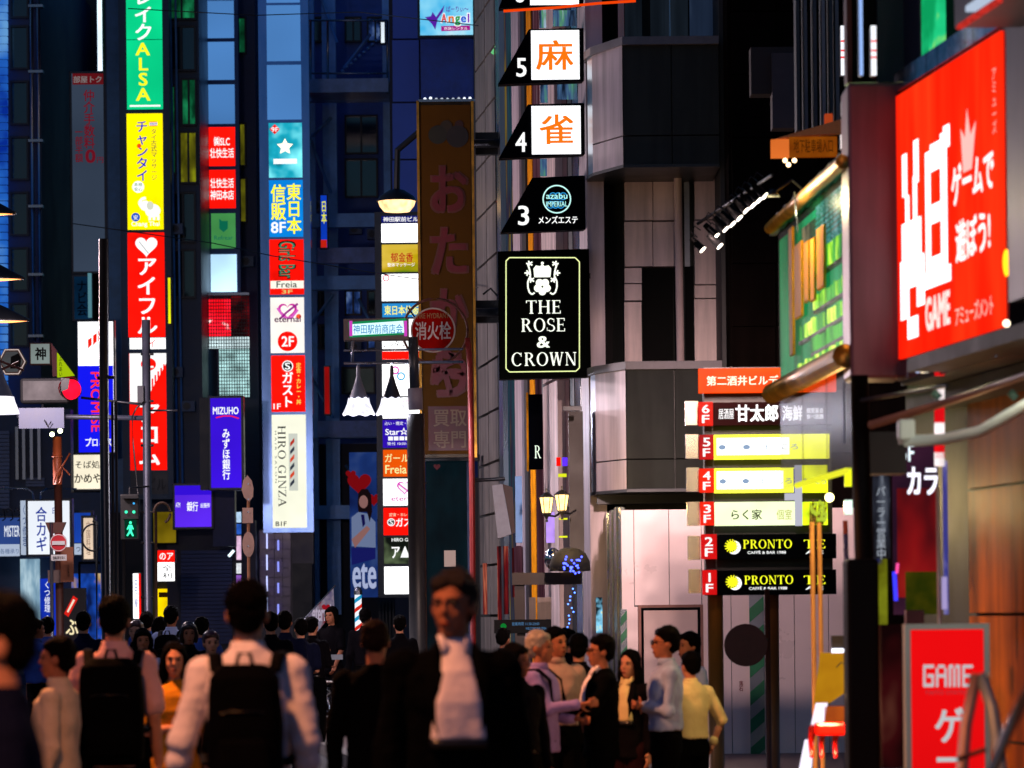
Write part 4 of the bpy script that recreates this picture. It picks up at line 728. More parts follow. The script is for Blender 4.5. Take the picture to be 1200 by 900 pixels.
p = plate((838, 588, 935, 615.5), E('f2ffc8', 1.4, .15, 3)); text(p, 'らく家', (857, 597, 893, 609), d, E('38400c', .4), 2.2); text(p, '個室', (910, 597, 928, 609), d, E('c8c860', .9), 1); fno('3', (821, 588, 837, 615.5))
p = plate((938, 588, 970, 615), E('d8f020', 1.3, .4, 6))
for k, (y0, y1) in enumerate(((626, 655), (668, 697))):
    p = plate((841, y0, 980, y1), mat('cafe_plate', '030406', .6, 0, .1, 3, 0, .1)); fno('21'[k], (822+k*1.5, y0, 840, y1), .6); cx, cy = 857+k*1.2, (y0+y1)/2-.5
    disc(p, 'moon_emblem', cx+3, cy+1.5, 8, d, E('ffffff', 1.3), .008); disc(p, 'moon_gap', cx-1, cy, 7.4, d, BLK, .012); disc(p, 'sun_emblem', cx, cy, 5.4, d, E('f8f820', 1.3), .018)
    for i in range(14): a = 2*math.pi*i/14; stroke(p, 'sun_ray', [(cx+5*math.cos(a), cy+5*math.sin(a)), (cx+8*math.cos(a), cy+8*math.sin(a))], .7, d, E('f8f820', 1.3), .02)
    text(p, 'PRONTO', (871+k*1.5, cy-7.5, 928+k*1.5, cy+2.5), d, E('f6fa28', 1.4), sf=True); text(p, 'CAFFÈ & BAR 1988', (876+k*1.5, cy+5, 921+k*1.5, cy+9), d, WHs, 2); text(p, 'TE', (942, cy-7.5, 967, cy+2.5), d, E('f6fa28', 1.4), sf=True); text(p, 'A E', (944, cy+5, 965, cy+9), d, WHs, 2)
for i, y in enumerate((470, 509, 548, 588, 628, 667)): part('bracket_plate', (803+i*.8, y, 818+i*.7, y+28), d+.15, .12, mat('mirror_plate', 'b4a89c', .2, .9, .2, 2), t)
part('white_pipe', (932, 545, 940, 616), d-.1, .08, E('d0d0e0', .8), t); part('white_pipe', (920, 578, 932, 586), d-.1, .08, E('d0d0e0', .8), t)
t = thing('round_road_sign', 'round road sign seen from its dark back beside the bronze post', 'road sign', W(898, 900, 34)); disc(t, 'disc', 874, 756, 25.5, 34, mat('sign_back', '5a2c28', .6), 0, 25, thick=.02); part('bracket', (872, 748, 900, 752), 34.03, .03, M['black'], t); rod(t, 'pole', [(899, 690, 34.1), (902, 985, 34.1)], 3.2, M['rust'], 10)
# ============================================================ second hand shop banner, hydrant sign, lamp post
d = 54; t = thing('shop_banner', 'tall unlit ochre sign with dark red kana and a maroon block at its foot', 'sign', W(545, 536, d+.4)); och = mat('ochre_face', '4c2f06', .7, 0, .15, 1.2, 0, .15)
part('casing', (490, 118, 557, 536), d+.02, .35, mat('bronze_casing', '2a2012', .4, .6), t); p = part('sign_face', (494, 123, 553, 532), d, .03, och, t)
part('edge_trim', (490, 118, 493, 536), d-.02, .05, M['brass'], t); part('edge_trim', (554, 118, 557, 536), d-.02, .05, M['brass'], t); part('edge_trim', (490, 116, 557, 119), d-.02, .06, M['steel'], t)
rm = mat('dark_red_print', '5c0c14', .5); pk = mat('pink_outline', '5a2a20', .6)
for i, ch in enumerate('おたから'): y = 195+i*72; text(p, ch, (503.5, y-1.5, 549.5, y+55), d+.004, pk, 6); text(p, ch, (506, y, 547, y+53), d-.006, rm, 4)
text(p, 'や', (506, 410, 547, 463), d-.006, rm, 4)
part('maroon_block', (502, 476, 551, 528), d-.012, .006, mat('maroon_print', '4a1010', .5), p); text(p, '買取\n専門', (508, 480, 547, 525), d-.014, mat('faded_letters', '6a5038', .5), 2)
for cx, cy, r_, hx in ((513, 158, 11, '1c1a08'), (536, 160, 13, '1c1410'), (523, 148, 7, '2c2008'), (538, 146, 5, '30100a')): disc(p, 'emblem', cx, cy, r_, d, mat('emblem_'+hx, hx, .5), .008+r_*.0002)
rod(t, 'support_arm', [(553, 168, d+.2), (596, 168, d+.6)], 5, M['dark']); rod(t, 'support_arm', [(553, 366, d+.2), (590, 366, d+.6)], 5, M['dark'])
t = thing('fairy_light_garland', 'short string of tiny white bulbs hanging over the recess ledge', 'light garland', W(540, 116, 90)); 
for i in range(9): MB().ball(W(498+i*6.6, 115+random.random()*1.5, 90), .035, 6, 4).build('bulb', E('e0ecff', 2 if i in (0, 1, 7, 8) else .7), t)
# dark window beneath the banner
t = thing('shop_window', 'tall dark teal shop window with a little notice under the ochre banner', 'shop window', W(530, 760, 57)); part('pane', (500, 537, 548, 775), 57, .1, mottled('teal_dark_glass', [(.35, '040a10'), (.55, '102a34'), (.75, '28505c')], .7, (1, 1, .6), .35, 4), t)
part('frame', (548, 537, 553, 780), 57, .12, M['navy'], t); part('notice', (520.5, 645, 534, 664), 56.98, .02, E('b89890', .8), t); heart(t, 512, 547, 4, 56.9, mat('red_sticker', '6a1420', .5)); part('lintel', (490, 533, 562, 540), 56.9, .3, M['dark'], t)
wpart('wall', 500, 547, 0, 3.9, WR+.3, 6, mat('far_street_wall', '1c1a20', .6), tr)
# hydrant sign
d = 50; t = thing('hydrant_sign', 'round red hydrant sign with white characters held in a bigger dark ring', 'sign', W(553, 780, d)); 
c = W(510, 388, d); k = d/F; R0 = 38*k
MB().tube([c+Vector((R0*math.cos(a), 0, R0*math.sin(a))) for a in [2*math.pi*i/36 for i in range(37)]], 1.5*k, 8).build('ring', M['rust'], t, smooth=True)
p = disc(t, 'disc', 507.5, 387, 26.5, d, mat('hydrant_red', 'b01008', .6, 0, .1, 3, 0, .1), 0, 26.5, thick=.03); ring(p, 'white_rim', 507.5, 387, 24.6, 26.4, d, mat('rim_white', 'c8b8a8', .4), .012)
text(p, '消火栓', (486.5, 377, 528.5, 398), d-.01, mat('letter_white', 'e4d4c8', .4, 0, .02), 2); text(p, 'FIRE HYDRANT', (489, 367, 526, 373), d-.01, mat('letter_gold', 'b08848', .4), .8)
rp = mat('red_pole', '7a1412', .4, .2); rod(t, 'pole', [(548, 396, d), (551, 430, d), (553, 560, d), (556, 960, d)], 3.4, rp, 12); rod(t, 'stay', [(486, 372, d), (478, 360, d)], 1, M['black']); rod(t, 'stay', [(487, 404, d), (480, 420, d)], 1, M['black'])
# shopping street lamp post with cones
d = 49.3; t = thing('street_lamp', 'dark street lamp post with white cone shades and a lit street name box', 'street lamp', W(492, 905, d)); 
rod(t, 'pole', [(486, 455, d), (487, 480, d)], 8.5, mat('post_collar', '6a6470', .5), 16); rod(t, 'pole', [(487, 485, d), (492, 905, d)], 10.5, M['black'], 18); rod(t, 'pole', [(484, 395, d), (486, 460, d)], 6, M['dark'], 14); rod(t, 'band', [(479, 566, d), (500, 566, d)], 1.2, M['steel'])
for y in (411, 426): rod(t, 'cross_bar', [(403, y-.2, d), (543, y-2, d)], 1.6 if y > 420 else 1.3, M['steel'], 8)
rod(t, 'upright', [(413, 398, d), (413, 425, d)], 1.6, M['steel'])
sgn = MB(); x0, x1, z0, z1 = rect((403, 374, 479, 399), d); sgn.box(x0, x1, d-.1, d+.15, z0, z1).build('name_box', mat('bronze_grey', '6a5c58', .5, .3), t)
q = [(409, 378), (476, 374), (477, 393), (410, 396)]; p = poly(t, 'name_panel', q, d, E('109058', .9), .11); poly(p, 'white_field', [(412, 380.5), (473, 377), (474, 391), (413, 393.5)], d, E('d8fcff', 1.2), .114); text(p, '神田駅前商店会', (414, 380, 472, 391), d-.11, E('3090d0', .9), 1.2)
for a in (409.5, 473.5): part('pink_end', (a, 376, a+3.5, 394), d-.118, .003, E('d040c0', 1), p)
def cone(px, d_, x_dark=False, par=None):
    c = W(px, 486, d_); k = d_/F
    MB().lathe(c, [(1.5*k, 58*k), (2.5*k, 52*k), (2.2*k, 46*k), (5*k, 36*k), (11*k, 19*k), (11.4*k, 17.5*k)], 20).build('shade', M['pole'] if not x_dark else M['dark'], par, smooth=True)
    sk = MB(); n = 40; top = [(11.4*k+.3*k*math.sin(i*1.57), 17.5*k+1.2*k*(i % 4 == 0)) for i in range(n)]
    vs = []; 
    for (r_, zz) in ((12, 19.5), (13.5, 13), (17.5, 4), (19.2, 0)):
        for i in range(n):
            a = 2*math.pi*i/n; w_ = 1.0*math.cos(i*math.pi/2.5) if r_ in (12, 19.2) else 0
            vs.append(c+Vector((r_*k*math.cos(a), r_*k*math.sin(a), (zz+w_)*k)))
    fs = [[j*n+i, j*n+(i+1) % n, (j+1)*n+(i+1) % n, (j+1)*n+i] for j in range(3) for i in range(n)]
    sk.add(vs, fs).build('glass_skirt', E('ecebff', 1.5, .3, 9), par, smooth=True)
    l = bpy.data.lights.new('cone_bulb', 'POINT'); l.energy = 160; l.color = (.86, .84, 1); l.shadow_soft_size = .12; o = bpy.data.objects.new('cone_bulb', l); C.objects.link(o); o.location = c+Vector((0, 0, -.03))
cone(420.5, d, False, t); cone(459.5, d, True, t)
# drop lamp above
d = 60; t = thing('street_lamp', 'warm glowing dome lamp just above the tenant directory', 'street lamp', W(478, 905, d)); c = W(465, 236, d); k = d/F
MB().lathe(c, [(0, 15*k), (9*k, 13*k), (20*k, 6*k), (24*k, 0)], 20).build('dome', M['black'], t, smooth=True); MB().lathe(c, [(22*k, 0), (20*k, -6*k), (15*k, -12*k), (0, -13*k)], 20).build('glass_bowl', E('ffc88c', 2.2, .4, 8), t, smooth=True)
MB().tube([c+Vector((0, 0, 14*k)), c+Vector((.02, 0, .8)), c+Vector((.5, 0, 1.2)), W(505, 150, d)], .05).build('arm', M['black'], t); MB().tube([W(505, 150, d), W(508, 935, d)], .07).build('pole', M['black'], t)
# ------------------------------------------------------------ warm lamps along the other kerb
WL = [(4.5, ''), (13, ''), (23, ''), (32, ''), (42, ''), (50, ''), (57, '')]  # nearest lamp is added out of view to light the walkers' faces
labs = ['warm dome lamp over the very start of the walk behind the nearest walkers', 'warm dome lamp close beside the walkers with no other lamp before it', 'warm dome lamp second along the kerb over the walkers', 'topmost warm dome lamp cut by the picture edge', 'warm dome lamp second from the top in the row of lamps', 'warm dome lamp third from the top in the row of lamps', 'lowest and farthest warm dome lamp of the row by the hexagon sign']
for i, (dd, _) in enumerate(WL):
    ex = A*dd-.52; z = 6.10; R_ = .62; cx = ex-R_
    t = thing('street_lamp', labs[i], 'street lamp', Vector((cx-.9, dd, 0)), 'warm dome lamps along the kerb')
    hd = MB().lathe((0, 0, 0), [(0, .30), (.12, .28), (.3, .2), (R_, .03), (R_, 0), (R_-.02, 0)], 24); hd.v = [Vector((cx+v.x, dd+v.y*.3, z+v.z)) for v in hd.v]; hd.build('dome', M['black'], t, smooth=True)
    hd = MB().lathe((0, 0, 0), [(R_-.03, .005), (.4, -.012), (0, -.02)], 24); hd.v = [Vector((cx+v.x, dd+v.y*.22, z+v.z)) for v in hd.v]; hd.build('diffuser', E('ff9a50', 3.5), t, smooth=True)
    MB().tube([(cx, dd, z+.3), (cx, dd, z+.5), (cx-.9, dd, z+.5)], .035).build('arm', M['dark'], t); MB().tube([(cx-.9, dd, 0), (cx-.9, dd, 1.2), (cx-.9, dd, z+.6)], [.09, .06, .045], 12).build('pole', M['dark'], t, smooth=True)
    l = bpy.data.lights.new('dome_bulb', 'SPOT' if i < 3 else 'POINT'); l.energy = (1700, 1400, 2600, 90, 120, 1000, 1100)[i]; l.color = (1, .36, .13) if i < 3 else (1, .76, .80)
    if i < 3: l.spot_size = math.radians(138); l.spot_blend = .5
    l.shadow_soft_size = .25; o = bpy.data.objects.new('dome_bulb', l); C.objects.link(o); o.location = (cx, dd, z-.35)
# ------------------------------------------------------------ masts and signals by the crossing
t = thing('utility_mast', 'black mast crossing the lender sign', 'mast', W(128, 905, 47)); rod(t, 'mast', [(121.5, 280, 47), (122, 480, 47), (127, 905, 47)], 5.6, mat('mast_black', '0e0f14', .35, .3), 16); rod(t, 'bracket', [(114, 443, 47), (134, 442, 47)], 2, M['black'])
for px in (134.5, 139): rod(t, 'conduit', [(px-3, 470, 47.2), (px, 905, 47.2)], 1.5, M['dark'])
d = 60; t = thing('signal_mast', 'grey steel mast with a long arm that carries the red traffic light', 'mast', W(175, 850, d))
rod(t, 'mast', [(171, 375, d), (172, 500, d), (175, 850, d)], 4.9, mat('mast_grey', '3e4250', .4, .4), 16); rod(t, 'arm', [(171, 490, d), (20, 487.5, d)], 3, mat('mast_grey', '3e4250', .4, .4), 12)
for y in (415, 470, 522, 600, 636, 700): rod(t, 'clamp', [(165, y, d-.02), (180, y, d-.02)], 1.5, M['black'])
rod(t, 'cable', [(169, 470, d-.1), (160, 478, d-.1), (155, 488, d-.1), (156, 520, d-.1), (160, 560, d-.1), (164, 600, d-.1)], .9, M['black']); part('junction_box', (161, 452, 168, 472), d-.1, .15, M['dark'], t); rod(t, 'branch', [(176, 481, d), (208, 481, d)], 1.2, M['dark']); rod(t, 'second_arm', [(95, 466, d), (168, 474, d)], 1.5, M['dark'])
t = thing('sign_board_back', 'blue grey back of a road sign hung on the signal arm', 'road sign', W(48, 503, d)); part('plate', (22, 478, 75, 502), d-.12, .05, mat('sign_back_blue', '46506c', .5), t); rod(t, 'clamp', [(40, 479, d-.06), (40, 500, d-.06)], 2, M['black']); rod(t, 'cable', [(52, 492, d-.2), (56, 500, d-.2), (60, 494, d-.2)], .8, M['black'])
t = thing('traffic_light', 'black traffic light housing with a glowing red lamp', 'traffic light', W(50, 488, d)); HB = mat('signal_housing', '050507', .6)
x0, x1, z0, z1 = rect((24, 443, 83, 473), d); MB().box(x0, x1, d-.1, d+.15, z0, z1).build('housing', HB, t, bevel=.05)
disc(t, 'red_lamp', 85, 457, 11, d, E('ff1030', 1.6, .3, 8), .12, 12); MB().tube([W(83, 456, d-.1), W(82, 455, d-.5)], [.175, .18], 18, cap=False).build('visor', HB, t); poly(t, 'visor_shade', [(76, 445), (86, 446), (84, 458), (76, 461)], d, HB, .5, .02); rod(t, 'mount', [(50, 473, d), (50, 488, d)], 1.5, M['dark'])
# big lamp cone at the edge of the frame
t = thing('street_lamp', 'large lit cone lamp cut by the picture edge next to the signal arm', 'street lamp', W(-60, 905, 47)); 
c = W(-1, 485, 47); k = 47/F
MB().lathe(c, [(2*k, 66*k), (3*k, 56*k), (8*k, 40*k), (17*k, 20*k)], 20).build('shade', M['pole'], t, smooth=True)
MB().lathe(c, [(17.5*k, 20*k), (19*k, 14*k), (23*k, 4*k), (24*k, 0)], 24).build('glass_skirt', E('f4f0ff', 1.5, .3, 6), t, smooth=True); MB().tube([c+Vector((0, 0, 64*k)), c+Vector((0, 0, .9)), c+Vector((-.9, 0, .9))], .03).build('arm', M['dark'], t); MB().tube([W(-87, 905, 47), W(-90, 380, 47)], .08).build('pole', M['dark'], t); rod(t, 'tie_bar', [(-20, 415, 47), (28, 434, 47)], 1.4, M['rust']); rod(t, 'tie_bar', [(-20, 443, 47), (22, 424, 47)], 1.4, M['rust'])
# pedestrian signal
d = 58; t = thing('pedestrian_signal', 'pedestrian signal showing the green walking figure', 'traffic light', W(152, 850, d)); x0, x1, z0, z1 = rect((141, 579, 163, 633), d); MB().box(x0, x1, d, d+.2, z0, z1).build('housing', HB, t, bevel=.02)
G = E('40ffb8', 1.6); disc(t, 'walker_head', 153, 612.5, 1.7, d, G, .02, n=10); poly(t, 'walker_body', [(151, 615), (155, 615), (157, 620), (156, 621), (154.5, 619), (154.8, 623), (157, 628), (155.2, 628.5), (152.8, 624.5), (149.8, 628.5), (148.2, 627.5), (151, 623), (151.4, 619), (149.5, 621), (148.6, 620)], d, G, .022)
part('lens_glow', (146, 609, 160, 630), d-.01, .005, E('043828', .8), t); disc(t, 'count_dot', 148, 600, 1.8, d, G, .02, n=10); disc(t, 'count_dot', 157, 600, 1.8, d, G, .02, n=10); disc(t, 'count_dot', 157, 590, 1.3, d, E('40b0ff', 1.2), .02, n=10)
part('visor', (143, 606, 162, 608), d-.25, .25, HB, t); part('visor', (143, 582, 162, 584), d-.25, .25, HB, t); rod(t, 'bracket', [(152, 579, d+.1), (152, 572, d+.1), (174, 570, d+1.9)], 1.2, M['black']); rod(t, 'post', [(145, 633, d+.1), (146, 850, d+.1)], 2, M['black'])
# post with orange lamp light put into its colour, no entry sign, notice boards
op = mat('orange_lit_post', '9a4820', .5, .1); t = thing('utility_pole', 'brown orange pole topped with two small bright floodlights', 'pole', W(72, 850, 56)); rod(t, 'pole', [(67, 512, 56), (67.5, 568, 56)], 5.3, op, 14); rod(t, 'pole', [(68, 568, 56), (72, 850, 56)], 4.7, mat('pole_brown', '4a2418', .5), 14); rod(t, 'collar', [(67, 534, 56), (67, 536, 56)], 6.4, op, 14)
for x, y in ((61, 509), (70.5, 505)): MB().ball(W(x, y, 55.8), .035, 10, 6).build('floodlight', E('f0ffc0', 9), t)
rod(t, 'bent_tube', [(82, 531, 55.8), (74, 545, 55.8), (66, 556, 55.8), (63, 566, 55.8)], 1, op); rod(t, 'bent_tube', [(82, 557, 55.8), (74, 548, 55.8), (73, 556, 55.8), (70, 566, 55.8)], 1, op); poly(t, 'funnel_bracket', [(53, 612), (77, 612), (72, 624), (70, 625), (58, 625)], 55.8, M['rust'], 0, .12)
part('notice_board', (71, 641, 86, 682), 55.7, .05, mat('board_brown', '8a5030', .6), t); part('box', (56, 668, 73, 683), 55.8, .2, mat('box_greybrown', '5a4a44', .6), t); text(t, '注意事項', (79, 662, 81.5, 676), 55.68, BLK, .8, v=True)
t = thing('no_entry_sign', 'round red no entry sign with a white bar over a text plate', 'road sign', W(60, 850, 55)); disc(t, 'disc', 68.5, 636, 10, 55, mat('no_entry_red', 'c81828', .4, 0, .1), 0, 10.6, thick=.02); part('bar', (61, 634, 76, 638.5), 54.97, .01, M['white'], t); ring(t, 'rim', 68.5, 636, 9, 10, 55, M['white'], .006); part('text_plate', (60, 650, 78, 657), 54.98, .02, M['white'], t); text(t, '自転車を除く', (62, 651.5, 76.5, 655.5), 54.97, BLK, 1); rod(t, 'pole', [(60, 612, 55.03), (62, 850, 55.03)], 2.1, M['steel'], 12)
# thin tubular frames of the crossing, mirror ring
t = thing('ring_post', 'thin black post ending in a curled ring beside the walking signal', 'post', W(112, 850, 50)); c = W(109, 630, 50); R_ = 13*50/F
MB().tube([c+Vector((R_*math.cos(a), 0, R_*1.2*math.sin(a))) for a in [math.radians(80+i*10) for i in range(25)]], .012, 8).build('ring', M['black'], t); rod(t, 'post', [(109, 610, 50), (113, 612, 50), (114, 850, 50)], 2.2, M['black'], 10)
t = thing('ring_post', 'thin curled post in front of the yellow poster', 'post', W(186, 850, 57)); c = W(190, 601, 57); R_ = 9.5*57/F
MB().tube([c+Vector((R_*math.cos(a), 0, R_*1.25*math.sin(a))) for a in [math.radians(-70+i*10) for i in range(26)]], .02, 8).build('ring', mat('ring_bronze', '4a382c', .4, .5), t); rod(t, 'post', [(182.5, 600, 57), (184, 850, 57)], 1.8, mat('ring_bronze', '4a382c', .4, .5), 10)
t = thing('rail_frame', 'pale bent tube railing along the shop roof edge', 'railing', W(40, 575, 84)); rod(t, 'tube', [(-5, 572, 84), (32, 573, 84), (38, 577, 84), (40, 586, 84)], 1.2, M['steel']); rod(t, 'tube', [(47, 586, 84), (48, 577, 84), (54, 573, 84), (90, 573, 84)], 1.2, M['steel'])
t = thing('sign_pole', 'brown pole with a pointed plate and two round sign backs', 'road sign', W(293, 850, 58)); rod(t, 'pole', [(291, 572, 58), (292.5, 850, 58)], 2, mat('pole_tan', '9a6c50', .5), 10)
tn = mat('sign_back_tan', '8a6a5c', .5); poly(t, 'pointed_plate', [(290, 557), (295, 563), (297, 572), (296.5, 582), (292, 588), (286, 583), (283, 574), (285, 563)], 57.95, tn, 0, .02); part('plate', (284, 595, 296.5, 613), 57.95, .02, tn, t); poly(t, 'round_plate', [(291+7*math.cos(a), 638-15*math.sin(a)) for a in [2*math.pi*i/20 for i in range(20)]], 57.95, tn, 0, .02)
for y in (567, 585, 600, 640): disc(t, 'bolt', 291, y, 1, 57.9, M['steel'], .01, n=8)
t = thing('poster_stack', 'narrow lit vending front of blue and white strips by the shuttered shop', 'vending machine', W(278, 720, 96)); 
for i, (y0, y1, hx) in enumerate(((600, 612, 'c0e0ff'), (614, 626, '2858b8'), (628, 656, 'e0b8d8'), (660, 672, 'f4f8ff'), (674, 688, '9058c0'), (690, 705, 'f0d8e8'))): part('lit_panel', (277, y0, 282, y1), 96, .2, E(hx, 1.0, .3, 6), t)
part('frame', (268, 600, 276, 640), 96.2, .2, mottled('ghost_display', [(.4, '101028'), (.6, '484c80'), (.7, 'd0d8ff')], 5, (1, 1, .5), .7), t); rod(t, 'lamp_tube', [(268, 652, 95.9), (274, 645, 95.9)], 1.6, E('d8f4ff', 2))
# cables across the street
for i, (pts, lab) in enumerate([([(85, 262, 80), (165, 273, 80), (250, 285, 78), (320, 300, 76), (440, 320, 72), (560, 337, 56)], 'thin dark wire sagging across the lenders column'), ([(150, 10, 70), (300, 18, 70), (420, 14, 65), (560, 30, 56)], 'thin dark wire high across the blank blue panels')]):
    tag(rod(None, 'overhead_wire', pts, .6, M['black'], 5), lab, 'wire')
# barber pole, flag, bicycle, guard rail
d = 60; t = thing('barber_pole', 'striped barber pole in red, blue and white beside the stair shop', 'barber pole', W(419, 775, d)); c = W(420, 732, d); k = d/F
MB().lathe(c, [(4*k, 35*k), (4*k, -38*k)], 20).build('glass_tube', E('f4f8ff', 1.0), t, smooth=True)
for i in range(7):
    a0, a1 = -.1, math.pi+.1; sgm = 14; vs = []; z0 = (-38+i*11)*k
    for j in range(sgm+1):
        a = a0+(a1-a0)*j/sgm; x = math.cos(a)*4.15*k; y = -math.sin(a)*4.15*k; zz = z0+j/sgm*9*k*-1+9*k
        vs += [c+Vector((x, y, zz-4.8*k if True else 0)), c+Vector((x, y, zz))]
    MB().add(vs, [[2*j, 2*j+1, 2*j+3, 2*j+2] for j in range(sgm)]).build('stripe', E('e02818', .9) if i % 2 else E('1898c8', .9), t)
MB().lathe(c, [(5*k, 40*k), (5*k, 35*k), (0, 35*k)], 16).build('cap', M['steel'], t); MB().lathe(c, [(0, 45*k), (4*k, 43*k), (5*k, 40*k)], 16).build('cap', M['steel'], t); MB().lathe(c, [(5*k, -38*k), (5*k, -44*k), (0, -44*k)], 16).build('base', M['steel'], t); rod(t, 'bracket', [(419, 770, d), (419, 870, d)], 2, M['dark'])
d = 57; t = thing('banner_flag', 'small slanted flag in white, red and purple held above the crowd', 'flag', W(366, 790, d)); p = poly(t, 'cloth', [(391, 688), (392, 716), (372, 740), (361, 722)], d, mottled('flag_print', [(.35, '3c2088'), (.5, 'c8b8d0'), (.62, 'a01828')], 3, (1, 1, 1), .35), 0, .01); rod(t, 'staff', [(393, 686, d), (358, 724, d), (352, 735, d)], .8, M['steel']); text(p, 'eternal', (366, 708, 388, 728), d, E('d8c8e0', .6), 3)
heart(p, 382, 712, 5, d, E('b01828', .6))
d = 52; t = thing('bicycle', 'dark bicycle parked behind the guard rail', 'bicycle', W(385, 862, d)); tyre = M['black']
for px in (372, 404):
    c = W(px, 833, d); R_ = .31; o = MB().tube([c+Vector((R_*math.cos(a), 0, R_*math.sin(a))) for a in [2*math.pi*i/28 for i in range(29)]], .018, 6).build('wheel', tyre, t)
    MB().tube([c+Vector((.28*math.cos(a), 0, .28*math.sin(a))) for a in [2*math.pi*i/28 for i in range(29)]], .008, 4).build('rim', M['steel'], o)
    sp_ = MB(); 
    for i in range(10): a = math.pi*i/5; sp_.tube([c, c+Vector((.28*math.cos(a), 0, .28*math.sin(a)))], .003, 4)
    sp_.build('spokes', M['steel'], o)
for pts in ([(372, 833), (380, 806), (398, 806), (388, 835), (372, 833)], [(380, 806), (388, 835)], [(404, 833), (399, 800), (397, 794)]): rod(t, 'frame_tube', [(x, y, d) for x, y in pts], 1.3, M['steel'], 8)
rod(t, 'handlebar', [(390, 796, d-.2), (397, 793, d), (402, 796, d+.2)], 1.2, M['black']); MB().ball(W(379, 800, d), (.1, .07, .04), 10, 6).build('saddle', M['black'], t, smooth=True)
x0, x1, z0, z1 = rect((385, 767, 402, 773), d); MB().box(x0, x1, d-.1, d+.1, z0, z1).build('basket', M['steel'], t)
t = thing('guard_rail', 'grey tubular guard rail at the kerb before the bicycle', 'railing', W(405, 860, 51.5)); gr_ = mat('rail_grey', '9a9490', .4, .4)
for px in (350, 404, 460): rod(t, 'post', [(px-.7, 792, 51.5), (px, 866, 51.5)], 1.9, gr_, 12)
for y in (799, 840): rod(t, 'rail', [(330, y, 51.5), (480, y, 51.5)], 1.5, gr_, 10)
# ============================================================ NEAR SHOP FRONTS (arcade side)
WS = 5.2
ta2 = thing('arcade_building', 'arcade building with dark fascia and varnished panels beside the red sign', 'building', WP(1190, 722, WS+.4))
def spart(name, px0, px1, z0, z1, w, t_, m, par): return MB().prism(wall_poly(px0, px1, w, t_), z0, z1).build(name, m, par)
spart('wall', 1062, 1420, 0, 8, WS+.5, 6, mat('arcade_dark_wall', '140f10', .7), ta2)
for z0, z1 in ((.1, .85), (.87, 1.62), (1.64, 2.4), (2.42, 3.05)):
    for a, b in ((1132, 1230), (1230.6, 1290)): spart('varnished_panel', a, b, z0, z1, WS+.46, .04, M['woodpanel'], ta2)
spart('lintel', 1060, 1420, 2.95, 3.05, WS+.2, .3, mat('dark_lintel', '1c1210', .6), ta2)
sk_ = mat('purple_grey_fascia', '2a2638', .5); spart('fascia_panel', 1030, 1086, 5.0, 8, WS+.1, .5, sk_, ta2); spart('fascia_panel', 1103, 1300, 5.0, 8, WS+.3, .5, mat('fascia_dark', '120c0c', .6), ta2)
grs = mottled('green_neon_print', [(.4, '0a9858'), (.55, '20c880'), (.66, 'c0f030')], 2, (1, 1, 1), 1.1)
for a, b in ((1083, 1087), (1092, 1102)): spart('green_light', a, b, 4.9, 8, WS+.05, .05, grs, ta2)
spart('grey_pilaster', 1182, 1300, 3.3, 8, WS-.15, .4, mat('grey_pilaster_paint', '6a6468', .45, .2, .1, 1), ta2)
t = thing('upper_sign_box', 'grey sign box with a pale lit underside above the red arcade sign', 'sign', WP(1160, 22, WS-.4)); spart('box', 1122, 1300, WP(1160, 20, WS-.4).z, 8, WS-.5, .6, mat('box_grey', '4c4854', .5), t); spart('lit_rim', 1135, 1300, WP(1160, 4, WS-.5).z, WP(1160, -3, WS-.5).z, WS-.56, .05, E('c8d8f0', .8), t); spart('red_print', 1124, 1172, WP(1150, 21, WS-.5).z, WP(1150, 16, WS-.5).z, WS-.54, .03, E('c83028', .8, .5, 20), t)
# red arcade sign
t = thing('arcade_sign', 'huge glowing red arcade sign with white blocky lettering', 'sign', WP(1120, 420, WS))
y1_, y0_ = wd(1057, 270, WS), wd(1180, 210, WS)
zb, zt_ = WP(1059, 421, WS).z, WP(1059, 111, WS).z
def gp(f, z, off=0): y = y1_+(y0_-y1_)*f; return Vector((A*y+WS-off, y-off*.1, z))
H_ = zt_-zb
MB().slab([gp(-.01, zb-.16, .01), gp(1.02, zb-.16, .01), gp(1.02, zt_+.16, .01), gp(-.01, zt_+.16, .01)], Vector((.35, .05, 0))).build('casing', mat('sign_casing_dark', '2c2630', .35, .4), t)
face = MB().slab([gp(0, zb, .03), gp(1, zb, .03), gp(1, zt_, .03), gp(0, zt_, .03)], Vector((.02, .002, 0))).build('sign_face', mottled('red_backlit', [(.3, 'f81404'), (.5, 'ff2208'), (.75, 'ff3c14')], 1.1, (1.5, 1.5, .3), 1.12), t)
for z0, z1, nm in ((zt_+.02, zt_+.14, 'top_trim'), (zb-.14, zb-.02, 'bottom_trim')):
    for i in range(9): MB().slab([gp(i/9+.003, z0, .04), gp((i+1)/9-.003, z0, .04), gp((i+1)/9-.003, z1, .04), gp(i/9+.003, z1, .04)], Vector((.03, 0, 0))).build(nm, mat('mottled_chrome', '8088a0', .15, 1, .7, 9), t)
def gt(body, f0, h0, f1, h1, m_, bold=2, name='lettering', off=.045):
    vs, fs = glyphs(body, bold, 1.3); return quadmap(vs, fs, (gp(f0, zb+H_*h0, off), gp(f1, zb+H_*h0, off), gp(f0, zb+H_*h1, off)), name, m_, face)
def gpoly(pts, m_, name, off=.042):
    return MB().add([gp(f, zb+H_*h, off) for f, h in pts], [list(range(len(pts)))]).build(name, m_, face)
WB = E('ffffff', 1.9)
